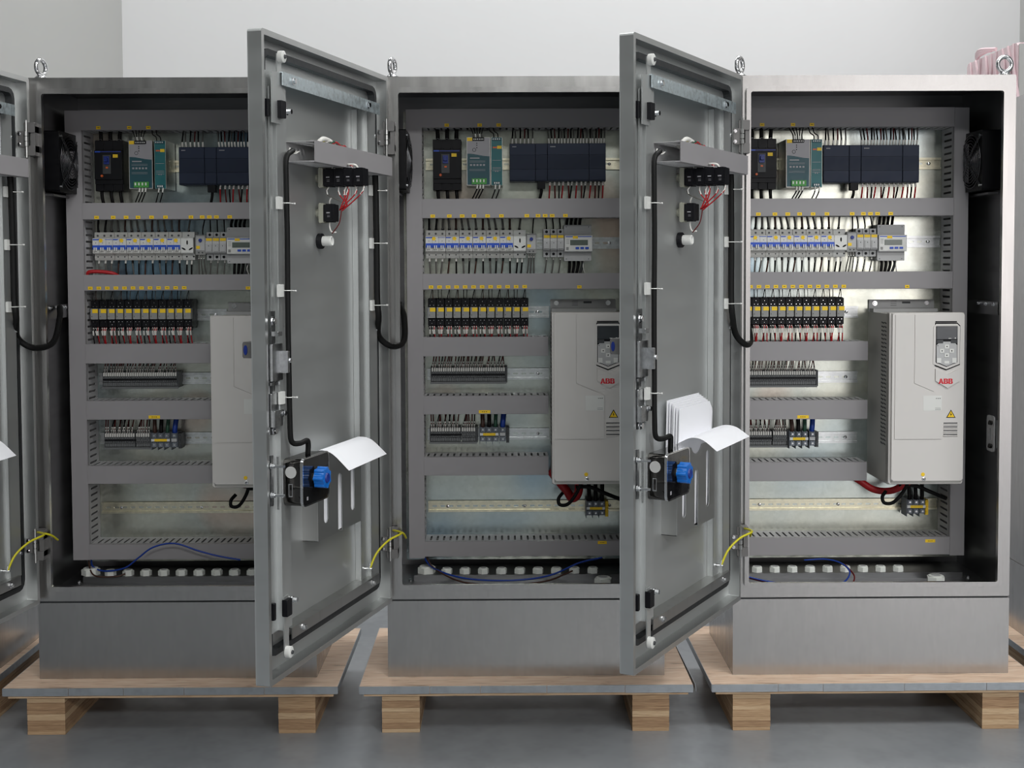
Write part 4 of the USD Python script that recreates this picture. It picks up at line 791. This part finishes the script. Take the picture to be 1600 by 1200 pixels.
# ------------------------------------------------------------------ cables under the drive, loose cables, glands, fans
def cable(name, label, category, pts, r, mat, k=8, n=10, org=None, marks=None):
    p = spline(pts, k); o = org if org is not None else p.mean(0)
    t = Thing(name, label, category, (0, 0, 0), 0, None, org=tuple(o))
    t.part('cable_jacket', tube(p, r, n), mat, True)
    return t
for k in (1, 2, 3):
    x = CX[k]; wh = 'in the %s cabinet' % SIDE[k]
    zd = 0.668 if k != 2 else 0.673
    if k == 3:
        cable('red_cable', 'thick red cable sagging under the drive %s' % wh, 'cable', [(x + 0.415, 0.325, 0.662), (x + 0.44, 0.318, 0.646), (x + 0.482, 0.300, 0.620), (x + 0.530, 0.275, 0.622), (x + 0.575, 0.25, 0.655), (x + 0.59, 0.24, 0.676)], 0.0105, 'redwire')
    elif k == 2:
        cable('red_cable', 'thick red cable sagging under the drive %s' % wh, 'cable', [(x + 0.470, 0.325, 0.680), (x + 0.490, 0.315, 0.655), (x + 0.520, 0.300, 0.620), (x + 0.535, 0.290, 0.600), (x + 0.553, 0.275, 0.62), (x + 0.555, 0.26, 0.675)], 0.0130, 'redwire')
    else:
        cable('red_cable', 'dark red cable loop hanging under the drive %s' % wh, 'cable', [(x + 0.500, 0.30, 0.672), (x + 0.510, 0.29, 0.652), (x + 0.532, 0.28, 0.646), (x + 0.555, 0.28, 0.655), (x + 0.560, 0.28, 0.674)], 0.009, 'darkredwire')
    cable('control_cable', 'black cable looping from the drive to the bottom terminals %s' % wh, 'cable', [(x + 0.560, 0.20, 0.672), (x + 0.545, 0.215, 0.630), (x + 0.520, 0.23, 0.594), (x + 0.496, 0.24, 0.590), (x + 0.492, 0.25, 0.606), (x + 0.505, 0.26, 0.622)], 0.0052, 'cable_black')
    cable('control_cable', 'black cable running right under the drive towards the side duct %s' % wh, 'cable', [(x + 0.545, 0.26, 0.64), (x + 0.59, 0.25, 0.640), (x + 0.635, 0.24, 0.622), (x + 0.685, 0.255, 0.600)], 0.0058, 'cable_black')
cable('red_cable', 'red cable lying on top of the third duct at the left of the left cabinet', 'cable', [(CX[1] + 0.072, 0.262, 1.282), (CX[1] + 0.080, 0.258, 1.291), (CX[1] + 0.11, 0.262, 1.292), (CX[1] + 0.145, 0.268, 1.287), (CX[1] + 0.16, 0.28, 1.278)], 0.0055, 'redwire')
# glands
def b_gland(r, h):
    def f(t):
        hx = sg.Point(0, 0).buffer(r, quad_segs=16)
        hexa = sg.Polygon([(r * 1.10 * math.cos(a), r * 1.10 * math.sin(a)) for a in np.arange(6) * math.pi / 3 + 0.3])
        t.part('lock_nut', [prism(hexa.buffer(-0.0015).buffer(0.0015, quad_segs=3), 'xy', 0, h * 0.8)], 'gland')
        t.part('threaded_neck', [lathe([(r * .55, h * .8), (r * .86, h * .8), (r * .86, h * .95), (r * .78, h), (r * .55, h)], 'z', 18)], 'gland', 35)
        t.part('dome_cap', [lathe([(0, h * 0.98), (r * .60, h * .95), (r * .60, h * 0.5)], 'z', 18)], 'lightgrey', 35)
    return f
for k in (1, 2, 3):
    x = CX[k]; ox = {1: 0.135, 2: 0.157, 3: 0.112}[k]
    for i in range(9):
        px = x + ox + i * (0.0528 if k != 2 else 0.0545)
        place('gland', 'cable_gland', '%s small white cable gland from the left on the floor of the %s cabinet' % (ORD[i], SIDE[k]), 'cable gland', (px, 0.228, 0.3875), b_gland(0.0155, 0.0165), 'small white cable glands on the cabinet floor')
    place('glandb', 'cable_gland', 'large white cable gland at the left end of the row in the %s cabinet' % SIDE[k], 'cable gland', (x + {1: 0.073, 2: 0.096, 3: 0.062}[k], 0.238, 0.3875), b_gland(0.0250, 0.0210))
    place('glandb', 'cable_gland', 'large white cable gland at the front right corner of the %s cabinet floor' % SIDE[k], 'cable gland', (x + {1: 0.640, 2: 0.618, 3: 0.622}[k], 0.150, 0.372), b_gland(0.0250, 0.0210))
cable('loose_cable', 'thin dark blue cable arching in front of the lowest duct of the left cabinet', 'cable', [(CX[1] + 0.066, 0.27, 0.440), (CX[1] + 0.075, 0.25, 0.410), (CX[1] + 0.12, 0.215, 0.403), (CX[1] + 0.185, 0.20, 0.415), (CX[1] + 0.23, 0.19, 0.448), (CX[1] + 0.275, 0.185, 0.480), (CX[1] + 0.338, 0.185, 0.491), (CX[1] + 0.41, 0.185, 0.468), (CX[1] + 0.47, 0.185, 0.452), (CX[1] + 0.53, 0.19, 0.440)], 0.0026, 'bluewire', 6, 6)
cable('loose_cable', 'brown cable lying on the floor of the left cabinet near the left gland', 'cable', [(CX[1] + 0.060, 0.27, 0.440), (CX[1] + 0.068, 0.24, 0.415), (CX[1] + 0.10, 0.19, 0.395), (CX[1] + 0.16, 0.185, 0.393), (CX[1] + 0.19, 0.19, 0.400)], 0.0024, 'brownwire', 6, 6)
cable('loose_cable', 'blue cable sagging over the glands on the floor of the middle cabinet', 'cable', [(CX[2] + 0.088, 0.27, 0.448), (CX[2] + 0.094, 0.24, 0.424), (CX[2] + 0.13, 0.19, 0.406), (CX[2] + 0.22, 0.14, 0.392), (CX[2] + 0.35, 0.12, 0.391), (CX[2] + 0.46, 0.14, 0.400), (CX[2] + 0.55, 0.19, 0.425), (CX[2] + 0.62, 0.22, 0.434)], 0.0027, 'bluewire', 6, 6)
cable('loose_cable', 'brown cable beside the blue one on the floor of the middle cabinet', 'cable', [(CX[2] + 0.092, 0.26, 0.440), (CX[2] + 0.12, 0.20, 0.410), (CX[2] + 0.21, 0.13, 0.384), (CX[2] + 0.34, 0.11, 0.381), (CX[2] + 0.45, 0.13, 0.386), (CX[2] + 0.53, 0.18, 0.404)], 0.0025, 'brownwire', 6, 6)
cable('loose_cable', 'blue cable looping on the floor of the right cabinet', 'cable', [(CX[3] + 0.050, 0.10, 0.405), (CX[3] + 0.12, 0.085, 0.392), (CX[3] + 0.25, 0.07, 0.376), (CX[3] + 0.33, 0.09, 0.385), (CX[3] + 0.364, 0.13, 0.406), (CX[3] + 0.350, 0.17, 0.424), (CX[3] + 0.31, 0.20, 0.430), (CX[3] + 0.25, 0.215, 0.424)], 0.0024, 'bluewire', 6, 6)
cable('loose_cable', 'dark red cable beside the blue loop on the floor of the right cabinet', 'cable', [(CX[3] + 0.050, 0.11, 0.400), (CX[3] + 0.13, 0.09, 0.386), (CX[3] + 0.24, 0.07, 0.3755), (CX[3] + 0.34, 0.08, 0.377), (CX[3] + 0.375, 0.12, 0.396), (CX[3] + 0.36, 0.17, 0.420)], 0.0024, 'darkredwire', 6, 6)
# fans: housing box on the side wall with a wire guard
def b_fan(sign):
    def f(t):
        y0, z0, s, th = 0, 0, 0.172, 0.052
        X = lambda a: a * sign
        def box(a, b, *q): return cb(min(X(a), X(b)), max(X(a), X(b)), *q)
        m = prism(rect(0, 0, s, s, 0.006).difference(sg.Point(s / 2, s / 2).buffer(0.074, quad_segs=10)), 'yz', 0.0, th)
        hv = m[0].copy(); hv[:, 0] *= sign; t.part('housing', (hv, m[1] if sign > 0 else m[1][:, ::-1]), 'fan_black')
        t.part('back_grille', [box(0.0, 0.004, 0.004, s - 0.004, 0.004, s - 0.004, 0.001)], 'black')
        t.part('hub', [tube([(X(0.006), s / 2, s / 2), (X(0.042), s / 2, s / 2)], 0.027, 18)], 'fan_black', 35)
        for i in range(5):
            a = i * 2 * math.pi / 5; vs = []
            for rr in (0.026, 0.070):
                for da, xx in ((-0.32, 0.012), (0.30, 0.040)): vs.append([X(xx), s / 2 + rr * math.cos(a + da), s / 2 + rr * math.sin(a + da)])
            v = np.array(vs); v2 = v + [X(0.0016), 0, 0]
            t.part('blade', trimesh_hull(np.vstack([v, v2])), 'black')
        rings = [torus((X(th + 0.003 + 0.006 * (1 - (r / 0.078) ** 2)), s / 2, s / 2), r, 0.0010, 'x', 30, 5) for r in np.linspace(0.012, 0.078, 9)]
        g = t.part('wire_guard', rings, 'guard', True)
        for a in (math.pi / 4, 3 * math.pi / 4):
            p = [(X(th + (0.002 if abs(q) > .085 else 0.0105 - 0.006 * (q / 0.078) ** 2)), s / 2 + q * math.cos(a), s / 2 + q * math.sin(a)) for q in np.linspace(-0.098, 0.098, 15)]
            t.parts('guard_spoke', [tube(np.array(p) + [0, o * math.sin(a), -o * math.cos(a)], 0.0013, 5) for o in (-0.003, 0.003)], 'guard', True, parent=g)
        t.parts('guard_screw', [tube([(X(th - 0.001), y, z), (X(th + 0.004), y, z)], 0.0038, 8) for y in (0.014, s - 0.014) for z in (0.014, s - 0.014)], 'chrome', 35, parent=g)
        t.part('drip_ledge', [box(0.0, 0.03, 0.01, s - 0.004, -0.012, -0.006, 0.001)], 'inside_steel')
    return f
def trimesh_hull(p):
    h = trimesh.convex.convex_hull(p); return np.array(h.vertices), np.array(h.faces)
for k in (1, 2, 3):
    if k != 3: place('fanL', 'ventilation_fan', 'black fan with a wire guard on the upper left wall of the %s cabinet' % SIDE[k], 'fan', (CX[k] + 0.0035, 0.085, 1.520), b_fan(1))
    else: place('fanR', 'ventilation_fan', 'black fan with a round wire guard on the right wall of the right cabinet', 'fan', (CX[k] + W - 0.0035, 0.100, 1.515), b_fan(-1))

# ------------------------------------------------------------------ things on the doors (local frame: x along the door from the hinge, y off its inner face, z up)
def sheet(u0, u1, rows, th=0.0005, n=14):
    """A bent paper: rows = [(w, z at u1, z at u0)] from its root to its free edge."""
    rows = spline(np.array(rows, float), 4); v = []
    for w, za, zb in rows: v += [[u1, w, za], [u0, w, zb]]
    v = np.array(v); m = len(rows); top, bot = v, v + [0, 0, -th]; vv = np.vstack([top, bot]); f = []
    for i in range(m - 1):
        a, b, c, d = 2 * i, 2 * i + 1, 2 * i + 3, 2 * i + 2
        f += [[a, b, c], [a, c, d], [a + 2 * m, c + 2 * m, b + 2 * m], [a + 2 * m, d + 2 * m, c + 2 * m], [a, d, d + 2 * m], [a, d + 2 * m, a + 2 * m], [b, c + 2 * m, c], [b, b + 2 * m, c + 2 * m]]
    e = 2 * (m - 1); f += [[e, e + 1, e + 1 + 2 * m], [e, e + 1 + 2 * m, e + 2 * m], [0, 1 + 2 * m, 1], [0, 2 * m, 1 + 2 * m]]
    return vv, np.array(f)
SK = -0.0315
def b_door_duct(t):
    L, h, d = 0.50, 0.047, 0.074
    chan, cover = duct_meshes(L, h, d)
    # duct_meshes runs its depth along +y from the cover; on the door the cover faces +w
    fl = lambda m: (np.stack([L - m[0][:, 0], -m[0][:, 1], m[0][:, 2]], 1), m[1])
    t.part('channel', fl(chan), 'duct_in'); t.part('cover', fl(cover), 'duct')
    for i, (m, dx) in enumerate((('sleeve', 0.02), ('earth', 0.0), ('sleeve', -0.02), ('greenwire', -0.045), ('redwire', -0.06))):
        x = L - 0.13 + dx
        wire(t, [(x + .02, -0.04, h - 0.006), (x, -0.030, h + 0.014), (x - 0.05, -0.034, h + 0.016 - .002 * i), (x - 0.10, -0.044, h + 0.012), (x - .13, -0.050, h - 0.010)], 0.0030 if i else 0.0060, m, name='loose_wire')
def b_pocket(t):
    u0, u1, z0, z1, d = 0.0, 0.27, 0.0, 0.205, 0.041
    cut = [sg.Point(0.135, z1 + 0.026).buffer(0.046, quad_segs=8), rect(0.211, 0.037, 0.235, 0.150, 0.0115), rect(0.124, -0.03, 0.148, 0.145, 0.0115), rect(0.041, 0.038, 0.065, 0.184, 0.0115)]
    t.part('front_plate', prism(sg.box(u0, z0, u1, z1).difference(unary_union(cut)), 'xz', d - 0.0015, d), 'door_steel')
    t.part('pocket_side', [bx(u1 - 0.0015, u1, 0, d - 0.0015, z0, z1)], 'steel_dull'); t.part('pocket_side', [bx(u0, u0 + 0.0015, 0, d - 0.0015, z0, z1)], 'steel_dull')
    t.part('pocket_floor', [bx(u0, 0.124, 0.0, d - 0.0015, z0, z0 + 0.0015), bx(0.148, u1, 0.0, d - 0.0015, z0, z0 + 0.0015)], 'steel_dull')
def b_selector(n):
    def f(t):
        t.part('collar', [cb(-0.018, 0.018, 0.010, 0.022, -0.0235, 0.0235, 0.003), cb(-0.019, 0.019, 0.012, 0.016, -0.0245, 0.0245, 0.002)], 'collar')
        t.part('shank', [tube([(0, 0.0, 0), (0, 0.012, 0)], 0.011, 16)], 'collar', 35)
        for i in range(n):
            w0 = 0.023 + i * 0.0262
            b = t.part('contact_block', [cb(-0.017, 0.017, w0, w0 + 0.0255, -0.0205, 0.0205, 0.002), bx(0.0168, 0.0182, w0 + 0.003, w0 + 0.022, -0.016, 0.016), bx(-0.012, 0.012, w0 + 0.004, w0 + 0.020, -0.0225, 0.0225)], 'black')
            t.parts('block_print', [bx(0.0182, 0.0186, w0 + 0.008, w0 + 0.017, -0.001, 0.002)] + [bx(0.0182, 0.0185, w0 + 0.010, w0 + 0.017, -0.010, -0.009), bx(0.0182, 0.0185, w0 + 0.010, w0 + 0.017, -0.0065, -0.0058)], 'silverprint', parent=b)
        if n > 1:
            for i, (m, dw) in enumerate((('greywire', 0.0), ('redwire', 0.027), ('redwire', 0.05), ('redwire', 0.054), ('redwire', 0.058), ('redwire', 0.075), ('redwire', 0.10))):
                w = 0.034 + dw * 0.9
                wire(t, [(0.004, w, -0.020), (0.012, w + (0.004 if i % 2 else -0.004), -0.040), (0.012, 0.074 + 0.01 * math.sin(i), -0.062 - 0.003 * i), (0.006, 0.070, -0.075)], 0.0016, m, 1, 'sleeve' if i != 3 else 'redwire', n=5, sl=0.026)
            for i in range(3): wire(t, [(0.006, 0.040 + i * 0.026, 0.020), (0.008, 0.044 + i * 0.026, 0.026), (0.0, 0.036 + i * 0.024, 0.030)], 0.0016, 'redwire' if i else 'greywire', 1, n=5, sl=0.010)
            wire(t, [(0.0, 0.108, 0.018), (0.004, 0.102, 0.029), (0.0, 0.080, 0.031)], 0.0030, 'sleeve', n=6)
            wire(t, [(0.012, 0.068, -0.078), (0.012, 0.066, -0.095), (0.012, 0.060, -0.115), (0.010, 0.042, -0.136)], 0.0014, 'darkredwire', 0, n=5)
        else:
            wire(t, [(0.004, 0.034, 0.020), (0.008, 0.036, 0.030), (0.008, 0.042, 0.040)], 0.0022, 'sleeve', n=6)
            wire(t, [(0.004, 0.034, -0.020), (0.008, 0.035, -0.034), (0.008, 0.040, -0.046), (0.008, 0.052, -0.047)], 0.0020, 'sleeve', n=6)
    return f
def b_cap(t):
    t.part('locknut', [lathe([(0.0, 0.0), (0.019, 0.0), (0.019, 0.010), (0.013, 0.012), (0.0, 0.012)], 'w', 20)], 'black', 35)
    t.part('buzzer_cap', [lathe([(0.0095, 0.012), (0.0125, 0.012), (0.0125, 0.034), (0.0105, 0.036), (0.008, 0.034), (0.0, 0.030)], 'w', 20)], 'white', 35)
def b_lockbox(t):
    # box seen from its narrow side: x 0..0.145, y 0..0.047, z 0..0.108
    t.part('housing', prism(rect(0, 0, 0.145, 0.108, 0.012), 'xz', 0.0, 0.046), 'dark_chrome', 35)
    t.part('front_cover', prism(rect(0.002, 0.002, 0.143, 0.106, 0.010), 'xz', 0.0455, 0.0472), 'gloss_black', 35)
    t.part('cover_edge', prism(rect(-0.0015, -0.0015, 0.1465, 0.1095, 0.0135).difference(rect(0.002, 0.002, 0.143, 0.106, 0.010)), 'xz', 0.041, 0.0475), 'chrome', 35)
    t.part('side_cap', [tube([(0.1448, 0.018, 0.078), (0.1468, 0.018, 0.078)], 0.0135, 20)], 'disc_grey', 35)
    t.part('side_slot', prism(rect(0.012, 0.022, 0.022, 0.052, 0.001).difference(rect(0.0140, 0.0245, 0.0205, 0.0500, 0.001)), 'yz', 0.1446, 0.1464), 'bracket')
    t.parts('side_screw', [tube([(0.1448, 0.036, z), (0.1470, 0.036, z)], 0.0036, 8) for z in (0.020, 0.086)], 'dark_chrome', 35)
    gear = sg.Point(0, 0).buffer(0.0215, quad_segs=10).union(unary_union([sg.Point(0.0205 * math.cos(a), 0.0205 * math.sin(a)).buffer(0.0048) for a in np.arange(7) * 2 * math.pi / 7]))
    kn = t.part('knob', prism(affinity.translate(gear, 0.080, 0.058), 'xz', 0.053, 0.077), 'knob_blue', 35)
    t.part('knob_center', [lathe([(0, 0), (0.012, 0), (0.010, 0.004), (0, 0.003)], 'w', 20, (0.080, 0.0765, 0.058))], 'deep_blue', 35, parent=kn)
    t.part('knob_shaft', [tube([(0.080, 0.046, 0.058), (0.080, 0.054, 0.058)], 0.010, 16)], 'white', 35, parent=kn)
    t.part('small_print', [bx(0.118, 0.126, 0.0472, 0.0478, 0.012, 0.020)], 'silverprint')
    t.part('back_plate', [cb(0.125, 0.1560, -0.012, -0.006, -0.006, 0.114, 0.001), bx(0.130, 0.150, -0.006, 0.001, 0.02, 0.09)], 'bracket')
def on_door(k, u, w, z):
    a = PHI[k]; e = np.array([-math.cos(a), -math.sin(a)]); n = np.array([math.sin(a), -math.cos(a)])
    p = np.array([CX[k] + HX, HY]) + u * e + w * n
    return (p[0], p[1], z), 180 + math.degrees(a)
DN = {1: 'on the leftmost, cut off door', 2: 'on the middle open door', 3: 'on the right open door'}
for k in (1, 2, 3):
    P = lambda u, w, z: on_door(k, u, w, z)
    def add(key, name, label, category, u, w, z, b, group=None):
        loc, rz = P(u, w, z); place(key, name, label + ' ' + DN[k], category, loc, b, group, rz)
    add('doorduct', 'cable_duct', 'short grey cable duct open at its end', 'cable duct', 0.100, 0.046, 1.545, b_door_duct)
    if k != 1:
        add('sel4', 'selector_switch', 'black switch contact stack with white and red wires', 'switch', 0.410, SK, 1.520, b_selector(4))
        add('sel1', 'selector_switch', 'single black switch contact block', 'switch', 0.410, SK, 1.434, b_selector(1))
        add('cap', 'buzzer', 'round white buzzer cap in a black nut', 'buzzer', 0.405, SK, 1.366, b_cap)
        add('lockbox', 'electric_lock', 'glossy dark lock box with a blue star knob', 'lock', 0.556, 0.007, 0.763, b_lockbox)
    add('pocket', 'document_pocket', 'slotted steel document pocket', 'document pocket', 0.250, SK, 0.645, b_pocket)
    loc, rz = P(0.0, 0.0, 0.0)
    if k == 3:
        t = Thing('paper_stack', 'thick stack of white papers standing in the pocket ' + DN[3], 'papers', loc, rz, None, org=(0.395, -0.01, 0.66))
        for i in range(6):
            o = i * 0.0054; lean = 0.003 + 0.0004 * i
            v = [[0.265 + .002 * i, -0.028 + o, 0.650], [0.512 - .003 * (i % 3), -0.028 + o, 0.650], [0.512 - .003 * (i % 3), -0.024 + o + lean, 0.974 - .004 * i], [0.292, -0.024 + o + lean, 0.974 - .004 * i], [0.272, -0.024 + o + lean * .9, 0.955 - .004 * i], [0.265, -0.025 + o + lean * .8, 0.925]]
            v = np.array(v); vb = v + [0, 0.0026, 0]; f = []
            for a in range(1, 5): f += [[0, a + 1, a], [6, 6 + a, 6 + a + 1]]
            for a in range(6): b = (a + 1) % 6; f += [[a, b, 6 + b], [a, 6 + b, 6 + a]]
            t.part('paper_sheet', (np.vstack([v, vb]), np.array(f)), 'paper')
        t = Thing('paper_sheet', 'white sheet folded out over the pocket below the paper stack ' + DN[3], 'paper', loc, rz, None, org=(0.395, 0.04, 0.88))
        t.part('sheet', sheet(0.27, 0.52, [(0.004, 0.868, 0.878), (0.018, 0.876, 0.884), (0.045, 0.888, 0.892), (0.075, 0.884, 0.888), (0.110, 0.859, 0.866)]), 'paper', True)
    else:
        t = Thing('paper_sheet', 'white sheet curling out of the pocket ' + DN[k], 'paper', loc, rz, None, org=(0.395, 0.04, 0.88))
        t.part('sheet', sheet(0.27, 0.52, [(-0.012, 0.790, 0.790), (-0.006, 0.840, 0.842), (0.004, 0.861, 0.863), (0.022, 0.866, 0.867), (0.050, 0.857, 0.860), (0.090, 0.820, 0.825)]), 'paper', True)
        t = Thing('paper_stack', 'white papers held inside the slotted pocket ' + DN[k], 'papers', loc, rz, None, org=(0.39, -0.01, 0.66))
        for i in range(3): t.part('paper_sheet', [bx(0.262, 0.508, -0.004 + .004 * i, -0.0015 + .004 * i, 0.650, 0.835 - .004 * i)], 'paper')
    # black door cables with tie mounts
    if k != 1:
        t = Thing('door_cable', 'black sleeved cable down the lock side to the lock box ' + DN[k], 'cable', loc, rz, None, org=(0.70, 0.02, 1.2))
        t.part('cable_jacket', tube(spline([(0.655, 0.018, 1.566), (0.690, 0.018, 1.545), (0.694, 0.019, 1.48), (0.692, 0.019, 1.36), (0.694, 0.019, 1.20), (0.692, 0.019, 1.05), (0.690, 0.019, 0.945), (0.684, 0.020, 0.908), (0.664, 0.030, 0.902), (0.636, 0.035, 0.905), (0.626, 0.034, 0.895), (0.624, 0.032, 0.870)], 6), 0.0062, 10), 'cable_black', True)
        t.parts('cable_wires', [tube(spline([(0.60, -0.01 + .006 * i, 1.568), (0.64, 0.004 + .004 * i, 1.572 - .004 * i), (0.668, 0.014, 1.562)], 5), 0.0018, 5) for i in range(4)], 'sleeve', True, label='bare white wires entering the duct')
        for z in (1.445, 1.250, 1.010):
            m = t.part('tie_mount', [cb(0.700, 0.722, 0.006, 0.013, z - 0.014, z + 0.014, 0.0015)], 'white')
            t.part('cable_tie', [torus((0.693, 0.019, z), 0.0078, 0.0014, 'z', 16, 5), tube([(0.690, 0.026, z), (0.687, 0.034, z - .001)], 0.0013, 5), tube([(0.687, 0.033, z - .001), (0.686, 0.037, z - .001)], 0.0024, 6)], 'white', True, parent=m)
    t = Thing('door_cable', 'thick black cable looping into the cabinet from the hinge side ' + {1: 'of the leftmost door', 2: 'of the middle open door', 3: 'of the right open door'}[k], 'cable', loc, rz, None, org=(0.10, 0.02, 1.2))
    a = PHI[k]
    def inv(p):                                                          # a point of the cabinet in the door's frame
        q = np.array([p[0] - HX, p[1] - HY]); e = np.array([-math.cos(a), -math.sin(a)]); n = np.array([math.sin(a), -math.cos(a)]); return (q @ e, q @ n, p[2])
    t.part('cable_jacket', tube(spline([(0.125, 0.006, 1.572), (0.122, 0.008, 1.54), (0.118, 0.008, 1.44), (0.116, 0.008, 1.32), (0.116, 0.008, 1.22), (0.112, 0.010, 1.17), inv((-0.010, -0.085, 1.115)), inv((0.022, -0.055, 1.085)), inv((0.050, 0.02, 1.095)), inv((0.046, 0.09, 1.16)), inv((0.030, 0.14, 1.19))], 6), 0.0085, 10), 'cable_black', True)
    for z in (1.505, 1.365, 1.200):
        m = t.part('tie_mount', [cb(0.118, 0.138, -0.004, 0.003, z - 0.014, z + 0.014, 0.0015)], 'white')
        t.part('cable_tie', [torus((0.116, 0.008, z), 0.0100, 0.0014, 'z', 16, 5), tube([(0.112, 0.017, z), (0.108, 0.032, z)], 0.0013, 5), tube([(0.108, 0.030, z), (0.107, 0.036, z)], 0.0026, 6)], 'white', True, parent=m)
    t = Thing('earth_wire', 'yellow green earth wire bridging the lower hinge ' + DN[k].replace('on', 'of', 1), 'wire', loc, rz, None, org=(0.10, 0.02, 0.52))
    t.part('wire_jacket', tube(spline([(0.165, 0.000, 0.502), (0.150, 0.014, 0.540), (0.115, 0.034, 0.567), (0.070, 0.054, 0.579), inv((0.022, -0.055, 0.575)), inv((0.046, -0.020, 0.560)), inv((0.052, 0.02, 0.538))], 8), 0.0030, 8), 'earth', True)
    t.part('ring_lug', [tube([(0.165, -0.002, 0.500), (0.165, 0.000, 0.512)], 0.0032, 6)], 'chrome', True)
